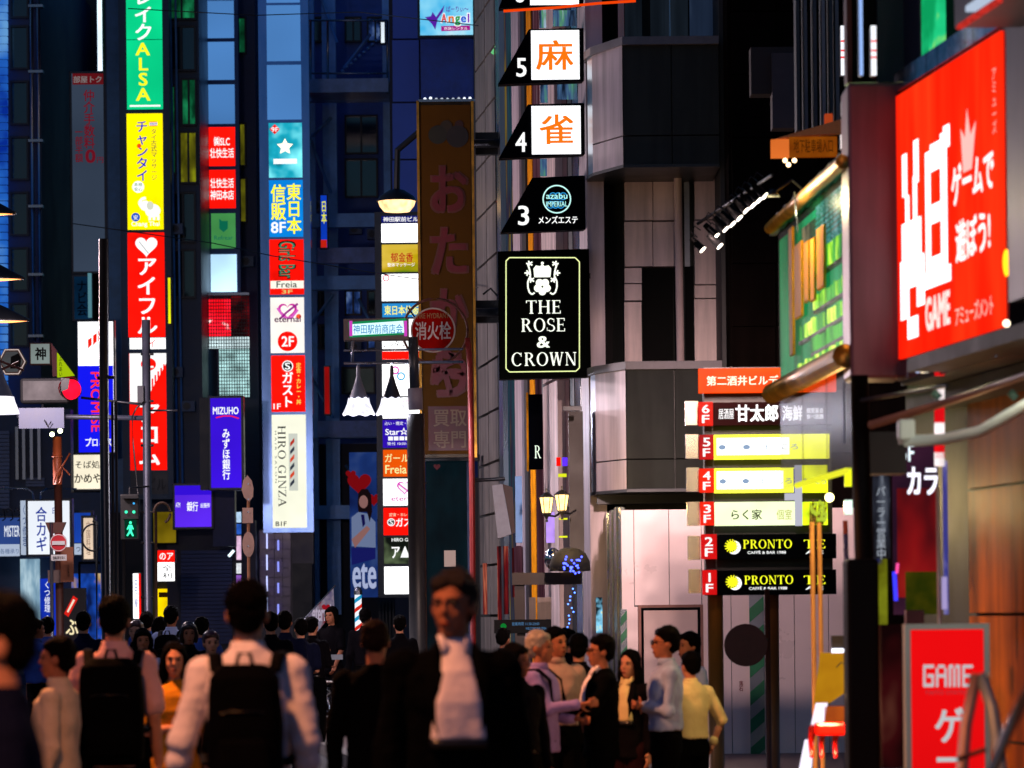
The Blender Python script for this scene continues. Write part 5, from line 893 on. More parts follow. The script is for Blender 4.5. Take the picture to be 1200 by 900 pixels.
# blocky emblem: plain stacked bars
for f0, f1, h0, h1 in ((.08, .13, .60, .76), (.20, .25, .63, .79), (.11, .15, .48, .60), (.19, .23, .50, .66), (.07, .27, .36, .50), (.05, .30, .25, .36), (.05, .14, .14, .25), (.22, .30, .17, .25), (.12, .23, .06, .14)):
    gpoly([(f0, h0), (f1, h0), (f1, h1), (f0, h1)], WB, 'block')
for f0, f1, h0, h1 in ((.32, .37, .27, .72), (.37, .47, .64, .74), (.47, .53, .28, .76), (.37, .47, .27, .33), (.37, .47, .45, .52), (.30, .56, .22, .28), (.50, .56, .70, .78)):
    gpoly([(f0, h0), (f1, h0), (f1, h1), (f0, h1)], WB, 'block', .044)
gt('GAME', .31, .065, .55, .19, E('ffe0d8', 1.2), 6); gt('ゲームで\n遊ぼう!', .58, .27, .96, .62, E('fff0ec', 1.5), 4, off=.047)
gpoly([(.68, .58), (.76, .58), (.80, .74), (.75, .70), (.72, .80), (.70, .70), (.66, .74)], E('ffc0b8', 1.1), 'crown_print'); gt('アミューズメント', .60, .05, .94, .12, E('ffc0b0', 1.1), 2); 
vs, fs = glyphs('\n'.join('アミューズ'), 1, .95); quadmap(vs, fs, (gp(.95, zb+H_*.66, .045), gp(.985, zb+H_*.66, .045), gp(.95, zb+H_*.88, .045)), 'lettering', E('ffb0a0', 1), face)
t2 = thing('amber_marker_lights', 'amber and white marker lights on the pilaster edge', 'lights', WP(1181, 340, WS)); 
for py_, hx, r_ in ((308, 'ffa818', (.02, .02, .075)), (379, 'fff0d0', (.02, .02, .02))): MB().ball(WP(1179.5, py_, WS-.1), r_, 10, 8).build('lamp', E(hx, 3), t2)
for i in range(16): MB().ball(WP(1072+i*7+random.random()*5, 432-i*2.2+random.random()*8, WS-.05), .022+random.random()*.02, 8, 6).build('bulb', E(random.choice(('ffe8c0', 'c0d0ff', 'a0a0ff', 'ffffff')), 2.0), t2)
# blank end-on box, red glow of the sign put into its colour
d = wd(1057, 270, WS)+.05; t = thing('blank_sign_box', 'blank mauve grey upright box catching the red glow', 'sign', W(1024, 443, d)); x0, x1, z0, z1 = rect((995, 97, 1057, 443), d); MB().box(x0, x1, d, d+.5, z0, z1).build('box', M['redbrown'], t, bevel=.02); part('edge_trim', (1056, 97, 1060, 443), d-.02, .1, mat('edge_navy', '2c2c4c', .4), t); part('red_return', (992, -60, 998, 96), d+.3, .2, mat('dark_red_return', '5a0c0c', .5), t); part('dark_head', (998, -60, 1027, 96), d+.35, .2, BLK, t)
part('shade_panel', (1028, -60, 1084, 96), d+.3, .2, sk_, t)
# far lit slivers seen between
for i, (b, hx, lab) in enumerate([((985.5, 30, 992, 88), 'f4f8ff', 'white lit sign sliver with red dashes by the dark louvres'), ((986, 118, 992, 135), 'f4f8ff', 'small white lit square below the white sliver'), ((1021, 30, 1027, 88), 'f4f8ff', 'white and red lit sliver against the purple panel'), ((1007, -20, 1011, 88), '88a8e0', 'thin pale blue lit strip beside the black post head'), ((985, 150, 993, 174), 'fff0e8', 'white and orange lit patch behind the orange plaque')]):
    t, p = lightbox('lit_sign', lab, 'sign', b, 23 if b[0] > 1000 else 33, E(hx, 1.3), thick=.1, rim=.5)
    if i in (0, 2): 
        for y in (47, 58, 66): part('red_dash', (b[0], y, b[2], y+2), (23 if b[0] > 1000 else 33)-.01, .01, REDE, p)
# orange plaque
d = 31; t = thing('orange_plaque', 'orange lit plaque with dim lettering sticking out over the spotlights', 'sign', W(945, 185, d)); AM = mat('amber_plastic', 'b05810', .4)
p = part('sign_face', (925, 160, 981, 183), d, .1, mottled('amber_face', [(.35, '7c3404'), (.6, 'b05c0c'), (.7, 'c87010')], 2, (1, 1, 1), .7), t); part('end_face', (904, 163, 925, 184), d+.02, .1, E('f07830', .9, .2), t); poly(t, 'top_face', [(904, 163), (985, 140), (992, 145), (991, 156), (925, 160)], d, mat('amber_top', 'c0704c', .5), 0, .1); text(p, '地下駐車場入口', (930, 163, 976, 179), d, E('5c2c08', .5), 1.5); part('lamp_box', (967, 133, 976, 146), d+.1, .1, E('c04820', .7), t)
for x, y in ((920, 188), (924, 193), (931, 188)): MB().ball(W(x, y, d-.05), .02, 8, 6).build('bulb', E('ffd8a0', 4), t)
# glass corner box with gilded letters
tgl = thing('glass_canopy', 'green tinted glass corner with gilded letters between two brass tubes', 'shop front', W(955, 460, 26))
def GL(px, py, dd): return W(px, py, dd)
gA, gB = 28., 24.; Pg = lambda f, zz, off=0: Vector((GL(912+(997-912)*0, 300, gA).x+(GL(997, 300, gB).x-GL(912, 300, gA).x)*f-off, gA+(gB-gA)*f-off, zz))
zlo = GL(912, 458, gA).z; zhi = GL(912, 270, gA).z
for i in range(3): MB().slab([Pg(i/3+.004, zlo), Pg((i+1)/3-.004, zlo), Pg((i+1)/3-.004, zhi), Pg(i/3+.004, zhi)], Vector((.015, .015, 0))).build('glass_pane', glass('green_glass', '0a4830', .18), tgl)
for i in range(3): MB().slab([Pg(i/3+.004, zlo-.72), Pg((i+1)/3-.004, zlo-.72), Pg((i+1)/3-.004, zlo-.02), Pg(i/3+.004, zlo-.02)], Vector((.015, .015, 0))).build('glass_pane', glass('smoky_glass', '12100d', .26), tgl)
br = lambda nm, f0, z0, f1, z1, r_, m_: MB().tube([Pg(f0, z0, .05), Pg(f1, z1, .05)], r_, 14).build(nm, m_, tgl, smooth=True)
br('brass_tube', -.02, zlo-.02, 1.0, zlo-.02, .075, M['brass']); br('top_bar', -.02, zhi+.02, 1.0, zhi+.02, .045, M['brass']); br('trim_bar', .35, zlo-.74, 1.0, zlo-.74, .02, E('f0f030', 1.0))
for i in range(8): f = i/8; MB().box(Pg(f, 0).x, Pg(f, 0).x+.05, Pg(f, 0).y, Pg(f, 0).y+.9, zhi+.05, zhi+.14).build('rib', mat('rib_brown', '2c2018', .5), tgl)
lime = [mottled('lime_goods', [(.35, '2c7820'), (.5, '8cd030'), (.62, 'e4ff60')], 5, (1, 1, .5), 2.2), mottled('dim_green_goods', [(.4, '187030'), (.6, '50c040')], 4, (1, 1, .5), 1.5)]
back = Vector((.045, .5, 0))
for h0, h1, f0 in ((.60, .74, .42), (.40, .49, .50), (.27, .36, .28), (.05, .14, .26), (.16, .25, .46)):
    f = f0
    while f < 1.12:
        w_ = .012+random.random()*.028; z0, z1 = zlo+(zhi-zlo)*h0, zlo+(zhi-zlo)*(h1-random.random()*.02)
        MB().slab([Pg(f, z0)+back, Pg(f+w_, z0)+back, Pg(f+w_, z1)+back, Pg(f, z1)+back], Vector((.02, .02, 0))).build('shelf_goods', lime[random.random() < .3 or h0 in (.16,)], tgl); f += w_+.004+random.random()*.01
    MB().slab([Pg(f0, z0-.03)+back, Pg(1.12, z0-.03)+back, Pg(1.12, z0-.008)+back, Pg(f0, z0-.008)+back], Vector((.03, .03, 0))).build('shelf', mat('shelf_dark_green', '0c2c18', .5), tgl)
MB().slab([Pg(.35, zlo+(zhi-zlo)*.76)+back, Pg(1.12, zlo+(zhi-zlo)*.76)+back, Pg(1.12, zlo+(zhi-zlo)*.93)+back, Pg(.35, zlo+(zhi-zlo)*.93)+back], Vector((.02, .02, 0))).build('ceiling_band', mottled('beige_interior', [(.35, '2c3028'), (.55, '5c5c48'), (.7, 'f0d8a0')], 1.6, (1, 1, .5), .45), tgl)
MB().slab([Pg(0, zlo)+Vector((.065, .8, 0)), Pg(1.2, zlo)+Vector((.065, .8, 0)), Pg(1.2, zhi)+Vector((.065, .8, 0)), Pg(0, zhi)+Vector((.065, .8, 0))], Vector((.05, .05, 0))).build('back_wall', mottled('green_back', [(.35, '04502c'), (.55, '08884c'), (.75, '14b878')], 1.2, (1, 1, .3), 1.3), tgl)
for i in range(9): zz = zhi-.02-i*.035; MB().slab([Pg(.55, zz-.02)+Vector((.04, .45, 0)), Pg(1.1, zz-.02)+Vector((.04, .45, 0)), Pg(1.1, zz)+Vector((.04, .45, 0)), Pg(.55, zz)+Vector((.04, .45, 0))], Vector((.02, .02, 0))).build('lit_shelf', mottled('aqua_shelf', [(.4, '106858'), (.55, '50b8b0'), (.66, 'd0f0ff')], 6, (3, 3, 1), .8), tgl)
for f0, z0, z1, w_ in ((.22, .16, .93, .05), (.30, .36, .80, .10), (.44, .42, .77, .06), (.53, .40, .76, .05), (.62, .44, .79, .09)):
    zz = lambda h: zlo+(zhi-zlo)*h
    MB().slab([Pg(f0, zz(z0), .03), Pg(f0+w_, zz(z0), .03), Pg(f0+w_*1.1, zz(z1), .03), Pg(f0, zz(z1), .03)], Vector((.02, .02, 0))).build('gilded_letter', M['gold'], tgl, bevel=.008)
rod(tgl, 'letter_rod', [(931, 225, 26), (935, 272, 26)], 1, M['steel']); rod(tgl, 'frame_post', [(988, 225, 24.4), (990, 520, 24.4)], 1.5, mat('pale_blue_post', '88a0b8', .2, .6), 8)
l = bpy.data.lights.new('shelf_lamp', 'POINT'); l.energy = 30; l.color = (.7, 1, .5); l.shadow_soft_size = .2; o = bpy.data.objects.new('shelf_lamp', l); C.objects.link(o); o.location = Pg(.6, zhi-.25)+Vector((.25, .1, 0))
# timber posts, thin pillar and black column
t = thing('black_column', 'thick black column in front of the shop entrance', 'column', W(1012, 1100, 22)); rod(t, 'shaft', [(1007, 440, 22), (1012, 662, 22)], 10.5, BLK, 18); x0, x1, z0, z1 = rect((993, 655, 1030, 1100), 22); MB().box(x0, x1, 21.9, 22.2, 0, z1).build('plinth', BLK, t, bevel=.02)
tm = mat('warm_timber', 'e0a060', .6, 0, .3, 6, .2, .4, (6, 6, .4)); t = thing('timber_posts', 'pair of sawn timber posts glowing amber with spiky tops', 'posts', W(956, 960, 27)); 
for px, r_ in ((952.5, 3.2), (961, 3.0)): rod(t, 'post', [(px-1, 612, 27), (px+4, 960, 27)], r_, tm, 6)
for i in range(12): rod(t, 'twig', [(949+i*1.4, 615, 27), (948+i*1.9+random.uniform(-2, 2), 585+random.random()*10, 27)], .7, mat('twig_brown', '5c3a1c', .7), 4)
for i in range(22): MB().ball(W(951+random.random()*18, 588+random.random()*22, 26.9), (.012, .01, .016), 6, 4).build('leaf', E('c8e040', .8), t)
t = thing('painted_post', 'thin post painted blue and red beside the black column', 'post', W(994, 960, 25)); 
for i in range(9): rod(t, 'band', [(990.5+i*.4, 610+i*16, 25), (990.9+i*.4, 626+i*16, 25)], 3, mat('band_blue', '28306c', .4) if i % 3 else mat('band_red', '8c3820', .4), 10)
rod(t, 'post', [(994, 754, 25), (996, 960, 25)], 3, tm, 10)
for b, hx, lab in (((990, 548, 998, 570), 'f0f820', 'small yellow lit plate'), ((990, 586, 999, 603), 'e8fff0', 'small white green lit plate'), ((1002, 420, 1008, 440), 'ffffff', 'white plate'),):
    if hx != 'ffffff': lightbox('lit_plate', lab+' between the timber posts and the black column', 'sign', b, 25.5, E(hx, 1.3), thick=.05, rim=.4)
t = thing('amber_shop_board', 'mustard yellow board lit from above behind the black column', 'board', W(975, 840, 26)); poly(t, 'board', [(962, 765), (990, 765), (990, 812), (972, 824), (954, 825)], 26, mottled('mustard', [(.35, 'b87810'), (.6, 'd89818')], 2, (1, 1, 1), .75), 0, .05); part('lamp_tray', (975, 745, 989, 765), 25.9, .1, M['black'], t); part('lamp', (975, 760, 989, 765), 25.85, .03, E('f0f0ff', 2.5), t); rod(t, 'cable', [(980, 782, 25.9), (986, 776, 25.9), (989, 778, 25.9)], .7, M['black'])
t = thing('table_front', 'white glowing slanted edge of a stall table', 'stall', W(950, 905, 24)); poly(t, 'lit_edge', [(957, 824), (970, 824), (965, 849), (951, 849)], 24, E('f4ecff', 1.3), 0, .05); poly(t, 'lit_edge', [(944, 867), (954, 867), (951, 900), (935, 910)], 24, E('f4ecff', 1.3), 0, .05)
t = thing('red_plastic_crate', 'glossy red plastic crate with rounded openings on the stall', 'crate', W(970, 886, 24)); rpl = mat('red_plastic', 'e01408', .2, 0, .1, 3, 0, .8)
for px in (951, 963, 979): MB().tube([W(px, 888, 24), W(px-1, 870, 24), W(px+2, 852, 24)], [.012, .018, .03], 10).build('leg', rpl, t, smooth=True)
x0, x1, z0, z1 = rect((953, 846, 991, 862), 24); MB().box(x0, x1, 23.9, 24.2, z0, z1).build('rim', rpl, t, bevel=.02); part('amber_box', (966, 828, 990, 846), 24, .15, mottled('amber_box_m', [(.4, '8c2c0c'), (.6, 'd86010')], 2, (1, 1, 1), .7), t)
l = bpy.data.lights.new('stall_lamp', 'POINT'); l.energy = 45; l.color = (1, .55, .25); l.shadow_soft_size = .1; o = bpy.data.objects.new('stall_lamp', l); C.objects.link(o); o.location = W(978, 815, 23.6)
# entrance interior behind the black column
t = thing('entrance_display', 'dim shop entrance with purple posters and a red lit figure poster', 'display', WP(1100, 760, WS+.3)); wd_ = 23.2
part('poster', (1024, 555, 1043, 655), 24, .05, mottled('grey_poster', [(.4, '16161e'), (.55, '3c4050'), (.68, '9098a8')], 4, (3, 1, .6), .5), t); text(t, 'パーラー営業中', (1027, 570, 1038, 655), 24, E('b8c0cc', .7), 1, v=True)
part('poster', (1047, 520, 1100, 720), 23.9, .05, mottled('mauve_poster', [(.4, '2c1428'), (.6, '442038')], 1.5, (1, 1, 1), .7), t)
part('poster', (1052, 572, 1098, 700), 23.85, .03, mottled('red_figure_poster', [(.35, '380c14'), (.5, '981418'), (.62, 'b83020'), (.72, 'a06050')], 1.6, (1, 1, .5), .7), t)
text(t, '5F', (1056, 521, 1071, 541), 23.8, E('e8f8ff', 1.5), 2); text(t, 'カラ', (1063, 547, 1099, 580), 23.8, E('f4f0ff', 1.6), 5); part('dark_box', (1018, 506, 1062, 555), 22.3, .3, mat('maroon_box', '1c0a0c', .5), t)
for i, y in enumerate((420, 452, 476, 495, 517, 530)): part('red_white_plate', (1096, y, 1107, y+(16 if i % 2 else 20)), 22.8, .05, E('e01018' if i % 2 == 0 else 'fff0f0', 1.1, .3, 8), t)
part('lit_edge_strip', (1106, 540, 1111, 720), 22.9, .04, mottled('violet_strip', [(.4, '3c3c8c'), (.55, '9088c0'), (.7, 'ffc8a0')], 4, (1, 1, .6), .9), t); part('warm_poster', (1062, 670, 1098, 720), 23.6, .04, mottled('olive_poster', [(.4, '3c4808'), (.6, '706410'), (.7, '803018')], 3, (1, 1, 1), .35), t); part('yellow_window', (1025, 655, 1040, 738), 23.8, .04, mottled('yellow_blue_window', [(.4, '28306c'), (.5, '707010'), (.7, 'a0a820')], 4, (1, 1, 1), .5), t)
rod(t, 'violet_tube', [(1048, 670, 22.6), (1050, 704, 22.6)], 2.2, E('3838ff', 1.6), 8); rod(t, 'pink_tube', [(1052, 660, 22.5), (1051, 672, 22.5)], 1.6, E('ff50a0', 1.3), 8)
part('figure_shadow', (1062, 715, 1083, 731), 23, .1, mat('dusty_rose', '6a4440', .6), t); part('red_machine', (1034, 732, 1064, 900), 23.2, .2, mottled('claw_machine_front', [(.4, '1c0608'), (.55, '4c1014'), (.66, '804838')], 1.6, (1, 1, .7), .45), t)  # small plain block in dusty rose before the posters
# awning arms
t = thing('awning_arms', 'white painted folding awning arm and brown bar below the red sign', 'awning', WP(1190, 470, WS-.4)); ow = M['offwhite']
rod(t, 'arm', [(1062, 517, 20.4), (1105, 515, 20.2), (1150, 505, 20), (1172, 492, 19.8), (1260, 440, 19.4)], 6.8, ow, 16); part('joint', (1053, 491, 1073, 516), 20.33, .09, ow, t, bevel=.015); rod(t, 'elbow', [(1061, 500, 20.4), (1062, 520, 20.4)], 9, ow, 14)
rod(t, 'front_bar', [(1021, 498, 21.6), (1120, 468, 20.8), (1260, 420, 19.6)], 5, mat('brown_bar', '8c5c48', .4), 12); rod(t, 'rear_bar', [(1005, 470, 22), (1110, 452, 21)], 2.5, M['dark'], 10); 
for x, y in ((1093, 459), (1183, 459)): rod(t, 'bracket', [(x, y, 20.6), (x+8, y+8, 20.6)], 5, mat('green_bracket', '4c7064', .5), 10)
spart('canopy', 1062, 1420, 3.06, 3.14, WS-.25, .8, mat('canopy_black', '0c0a0a', .6), ta2)
# stand sign, its pole, easel, tube
rod(None, 'x', [(1, 1, 5), (2, 2, 5)], 1, M['black']); bpy.data.objects.remove(bpy.data.objects['x'])
t = thing('thin_post', 'thin pale post with a little lit placard standing behind the red stand sign', 'post', W(1101, 905, 21.5)); rod(t, 'post', [(1099, 570, 21.5), (1103, 905, 21.5)], 2.2, ow, 10); part('placard', (1104, 676, 1110, 714), 21.4, .02, E('b8a8e0', .8), t)
d = 20.5; t = thing('stand_sign', 'red stand sign in a pale frame with blocky white lettering', 'sign', W(1115, 1100, d)); x0, x1, z0, z1 = rect((1062, 731, 1161, 1130), d)
f = MB(); q = .03; f.box(x0, x0+q, d-.02, d+.1, 0, z1).box(x1-q, x1, d-.02, d+.1, 0, z1).box(x0+q, x1-q, d-.02, d+.1, z1-q, z1).build('frame', ow, t); f = part('sign_face', (1067, 736, 1156, 1100), d, .06, E('f00c10', .95, .08), t)
LG = E('c8ccd0', .9)
def pix(rows, x, y, s, sy): 
    for r_, row in enumerate(rows):
        c0 = None
        for c_, ch in enumerate(row+'.'):
            if ch == '#' and c0 is None: c0 = c_
            if ch != '#' and c0 is not None: part('letter_block', (x+c0*s, y+r_*sy, x+c_*s, y+(r_+1)*sy+.1), d-.012, .006, LG, f); c0 = None
pix(['#####', '#....', '#....', '#.###', '#...#', '#...#', '#####'], 1082, 779, 2.5, 3.7); pix(['.###.', '#...#', '#...#', '#####', '#...#', '#...#', '#...#'], 1097, 779, 2.5, 3.7); pix(['##.##', '#.#.#', '#.#.#', '#.#.#', '#.#.#', '#.#.#', '#.#.#'], 1112, 779, 2.6, 3.7); pix(['#####', '#....', '#....', '####.', '#....', '#....', '#####'], 1128, 779, 2.4, 3.7)
text(f, 'TAITO STATION', (1084, 809, 1140, 814), d, E('a04048', .8), .8); text(f, 'ゲーム', (1096, 829, 1130, 950), d, LG, 3, v=True, lsp=.9)
d = 15.5; t = thing('easel', 'silver folding easel legs crossing the red stand sign', 'easel', W(1145, 1050, d)); ez = mat('anodised_silver', 'a0aaa4', .45, .25, .15, 2)
rod(t, 'leg', [(1144, 792, d), (1132, 850, d-.1), (1118, 1020, d-.3)], 7.5, mat('warm_silver', 'b08878', .45, .25), 4); rod(t, 'leg', [(1150, 792, d), (1163, 830, d-.1), (1190, 1020, d-.4)], 8, ez, 4); rod(t, 'hinge', [(1136, 795, d), (1160, 793, d)], 4, ez, 8); rod(t, 'clamp', [(1122, 890, d-.2), (1155, 878, d-.2)], 3, M['rust'])
t = tag(rod(None, 'handrail', [(1215, 790, 13), (1180, 860, 13), (1155, 925, 13), (1150, 1100, 13)], 6.5, mat('satin_tube', '90847c', .2, .9), 14), 'satin steel rail slanting through the lower corner of the view', 'handrail')
# ============================================================ PEOPLE
cl_tex = bpy.data.textures.new('cloth_folds', 'CLOUDS'); cl_tex.noise_scale = .11; cl_tex.noise_depth = 2
hr_tex = bpy.data.textures.new('hair_strands', 'CLOUDS'); hr_tex.noise_scale = .03
def cloth(name, hx, r=.8, var=.12): return mat('cloth_'+name, hx, r, 0, var, 5, .5, .02)
SK = dict(l=mat('skin', 'c08468', .6, 0, .14, 14, .15, .2), d=mat('skin_tan', '9c6248', .6, 0, .16, 14, .2, .2))
HB_ = mat('black_hair', '070505', .6, 0, .3, 30, .6, .06, (6, 6, 1)); HG = mat('grey_hair', '8c8078', .5, 0, .2, 30, .3); HBr = mat('reddish_hair', '3a1410', .4, 0, .2, 30, .3); HS = mat('salt_hair', '241e1c', .6, 0, .35, 30, .6, .2, (6, 6, 1))
EYE = mat('eye_dark', '120c0a', .2); LIP = mat('lips', '7a3428', .7, 0, .1, 3, 0, .1); SHOE = mat('shoe_leather', '0c0a0a', .3)
def limb(mb, pts, rs, seg=12):
    mb.tube(pts, rs, seg)
    for p, r in zip(pts, rs): rr = r if not isinstance(r, (tuple, list)) else min(r); mb.ball(p, rr, 10, 8)
def hand(mb, wrist, fdir, inward, curl=.5, s=1.0):
    """palm, four unequal bent fingers and a thumb leaving the side of the palm"""
    f = fdir.normalized(); n = (inward-f*inward.dot(f)).normalized(); sd = f.cross(n).normalized()
    a = wrist; b = wrist+f*.045*s; c = wrist+f*.088*s
    mb.tube([a, b, c], [(.024*s, .018*s), (.040*s, .015*s), (.038*s, .012*s)], 10)
    for i, (o, L) in enumerate(((-.030, .072), (-.010, .080), (.011, .075), (.030, .060))):
        p0 = c+sd*o*s-f*.01*s; q = curl*.55; d1 = (f*math.cos(q)+n*math.sin(q)); d2 = (f*math.cos(2.1*q)+n*math.sin(2.1*q)); d3 = (f*math.cos(3*q)+n*math.sin(3*q))
        p1 = p0+d1*L*.45*s; p2 = p1+d2*L*.32*s; p3 = p2+d3*L*.25*s
        mb.tube([p0, p1, p2, p3], [.0092*s, .0088*s, .008*s, .0068*s], 8); mb.ball(p3, .007*s, 8, 6)
    t0 = wrist+f*.022*s-sd*.022*s; t1 = t0+(f*.6-sd*.7+n*.35).normalized()*.042*s; t2 = t1+(f*.85-sd*.25+n*.5).normalized()*.032*s
    mb.tube([t0, t1, t2], [.014*s, .011*s, .009*s], 8); mb.ball(t2, .009*s, 8, 6)
ARM = dict(hang=((.05, .02, -.28), (.015, -.06, -.24)), back=((.05, .10, -.26), (.02, .04, -.25)), fwd=((.05, -.08, -.26), (.0, -.15, -.20)),
           fold=((.04, -.03, -.27), (-.20, -.15, .03)), phone=((.03, -.06, -.26), (-.08, -.17, .14)), point=((.04, -.13, -.22), (-.07, -.20, .03)), out=((.085, .03, -.27), (.03, -.05, -.24)),
           pock=((.11, .06, -.26), (-.06, -.05, -.20)), reach=((.05, -.10, -.25), (-.05, -.22, .04)), up=((.08, -.14, .05), (-.04, -.08, .24)), hold=((.03, .0, -.28), (-.02, -.2, -.02)))
def remesh(o, vx, disp=0, tex=None, sm=4, mid=.5):
    m = o.modifiers.new('remesh', 'REMESH'); m.mode = 'VOXEL'; m.voxel_size = vx; m.use_smooth_shade = True
    if disp: m = o.modifiers.new('folds', 'DISPLACE'); m.texture = tex; m.strength = disp; m.mid_level = mid
    if sm: m = o.modifiers.new('smooth', 'SMOOTH'); m.factor = .5; m.iterations = sm
def person(label, px, py, d, face, top, legs, hair=HB_, skin='l', arms=('hang', 'hang'), sleeves='long', style='short', jacket=None, group=None, glasses=False, wide=1.0, lean=0., untuck=False, head_turn=0., female=False, stride=0.):
    zt_ = W(px, py, d).z; S = max(.80, min(1.08, zt_/1.727)); gz = 0
    c = W(px, 722, d); root = thing('person', label, 'person', Vector((c.x, d, 0)), group)
    R = Matrix.Rotation(math.radians(face), 4, 'Z'); vx = max(.0062, min(.016, d*.00048)); nd = d < 30
    def fin(mb, name, m, par, disp=0, tex=None, v=None, sm=3, mid=.5):
        me_v = []
        for p in mb.v:
            p = Vector(p); p.y -= lean*max(0, p.z-.9)**1.2
            me_v.append(R @ (p*S))
        me = bpy.data.meshes.new(name); me.from_pydata(me_v, [], mb.f); me.materials.append(m); o = bpy.data.objects.new(name, me); C.objects.link(o); o.parent = par
        if v is not False: remesh(o, (v or vx), disp*S, tex, sm, mid)
        else: me.shade_smooth()
        return o
    sw = (.148 if female else .166)*wide; tw = (.84 if female else .93)*wide
    # head (turned on the neck)
    HT = Matrix.Rotation(math.radians(head_turn), 3, 'Z')
    def hd(mb, c_, r, n=16, k=12, rx=0): q = HT @ Vector(c_); mb.ball(q, r, n, k, math.radians(head_turn), rx)
    b = MB(); hd(b, (0, .012, 1.615), (.074, .092, .088)); hd(b, (0, -.022, 1.562), (.056, .064, .082)); hd(b, (0, -.055, 1.503), (.028, .028, .022)); hd(b, (0, -.094, 1.570), (.013, .017, .014)); hd(b, (0, -.088, 1.590), (.008, .012, .026)); hd(b, (0, -.070, 1.618), (.05, .018, .010)); hd(b, (0, -.078, 1.528), (.022, .014, .012))
    for s in (-1, 1): hd(b, (s*.074, .012, 1.582), (.010, .020, .030)); hd(b, (s*.034, -.052, 1.566), (.022, .020, .026))
    limb(b, [Vector((0, .03, 1.36)), Vector((0, .012, 1.46)), Vector((0, .0, 1.53))], [.062*tw, .052*tw, .052*tw])
    b.loft([(0, 0, .86, .155, .11, .9), (0, 0, 1.0, .135*tw, .095, .9), (0, 0, 1.2, .14*tw, .10, .9), (0, .0, 1.33, sw-.03, .10, .85), (0, .015, 1.41, sw*.66, .07, .9), (0, .02, 1.45, .06, .055, 1)], 18)
    hips = [Vector((s*.085, 0, .88)) for s in (-1, 1)]
    A_ = []
    for i, s in enumerate((-1, 1)):
        st_ = stride*s
        limb(b, [hips[i], Vector((s*.095, -.02-st_*.16, .48)), Vector((s*.10, .02-st_*.22, .08))], [.078, .052, .035]); b.ball((s*.105, -.04-st_*.22, .045), (.04, .11, .035), 12, 8)
        e_, w_ = ARM[arms[i]]; sh = Vector((s*sw, .01, 1.375)); el_ = sh+Vector((s*e_[0], e_[1], e_[2])); wr = el_+Vector((s*w_[0], w_[1], w_[2])); A_.append((s, sh, el_, wr))
        limb(b, [Vector((s*sw*.6, .01, 1.37)), sh, el_, el_.lerp(wr, .35), wr], [.045, .048, .036, .036, .024]); hand(b, wr, wr-el_, Vector((-s, -.2, .1)), .5, 1.0)
    body = fin(b, 'body', SK[skin], root, v=vx*.85, sm=2)
    ey = MB()
    for s in (-1, 1):
        hd(ey, (s*.031, -.0765, 1.598), (.014, .008, .0062), 10, 6); hd(ey, (s*.032, -.0815, 1.617), (.017, .006, .0035), 10, 6)
        if s == -1: fin(ey, 'eye', EYE, body, v=False); ey = MB()
    fin(ey, 'eye', EYE, body, v=False)
    lp = MB(); hd(lp, (0, -.089, 1.5275), (.021, .008, .0055), 12, 6); fin(lp, 'lips', LIP, body, v=False)
    if glasses:
        g = MB()
        for s in (-1, 1):
            q = [HT @ Vector((s*.033+.024*math.cos(a), -.094, 1.596+.017*math.sin(a))) for a in [2*math.pi*i/16 for i in range(17)]]; g.tube(q, .0028, 6, False); g.tube([HT @ Vector((s*.057, -.092, 1.60)), HT @ Vector((s*.078, .01, 1.60))], .0025, 6)
        g.tube([HT @ Vector((-.01, -.096, 1.60)), HT @ Vector((.01, -.096, 1.60))], .0025, 6); fin(g, 'glasses', BLK, root, v=False)
    # hair
    h = MB(); hd(h, (0, .026, 1.637), (.084, .090, .088)); hd(h, (0, .052, 1.590), (.074, .058, .075)); 
    if style == 'short':
        hd(h, (-.02, -.028, 1.668), (.052, .045, .034)); hd(h, (.028, -.022, 1.666), (.046, .045, .034))
        for s in (-1, 1): hd(h, (s*.066, .01, 1.612), (.013, .034, .034))
    elif style == 'bald': h = MB(); hd(h, (0, .055, 1.60), (.076, .058, .065)); [hd(h, (s*.064, .02, 1.60), (.016, .045, .04)) for s in (-1, 1)]; hd(h, (0, .035, 1.652), (.075, .074, .060))
    elif style == 'bob':
        for s in (-1, 1): h.tube([HT @ Vector((s*.05, -.03, 1.66)), HT @ Vector((s*.078, .0, 1.58)), HT @ Vector((s*.075, .015, 1.50))], [.030, .028, .020], 10)
        hd(h, (0, .06, 1.54), (.078, .045, .08)); hd(h, (0, -.045, 1.665), (.062, .036, .03))
    elif style == 'long':
        for s in (-1, 1): h.tube([HT @ Vector((s*.03, -.045, 1.68)), HT @ Vector((s*.074, -.01, 1.60)), HT @ Vector((s*.085, .0, 1.48)), HT @ Vector((s*.08, -.01, 1.36))], [.022, .028, .033, .018], 10)
        h.loft([(0, .07, 1.30, .05, .02, 1), (0, .075, 1.42, .088, .035, 1), (0, .06, 1.56, .085, .05, 1), (0, .04, 1.66, .07, .05, 1)], 14)
    fin(h, 'hair', hair, root, .018, hr_tex, v=vx*.8, sm=1, mid=.4)
    # trousers
    q = MB(); q.loft([(0, 0, .80, .165, .115, .9), (0, 0, .93, .165*tw, .12, .85), (0, 0, 1.0, .150*tw, .108, .85)], 18)
    for i, s in enumerate((-1, 1)): st_ = stride*s; limb(q, [hips[i], Vector((s*.095, -.02-st_*.16, .48)), Vector((s*.10, .02-st_*.22, .10))], [.098, .074, .062])
    fin(q, 'trousers' if not female else 'trousers', legs, root, .02, cl_tex)
    sh_ = MB()
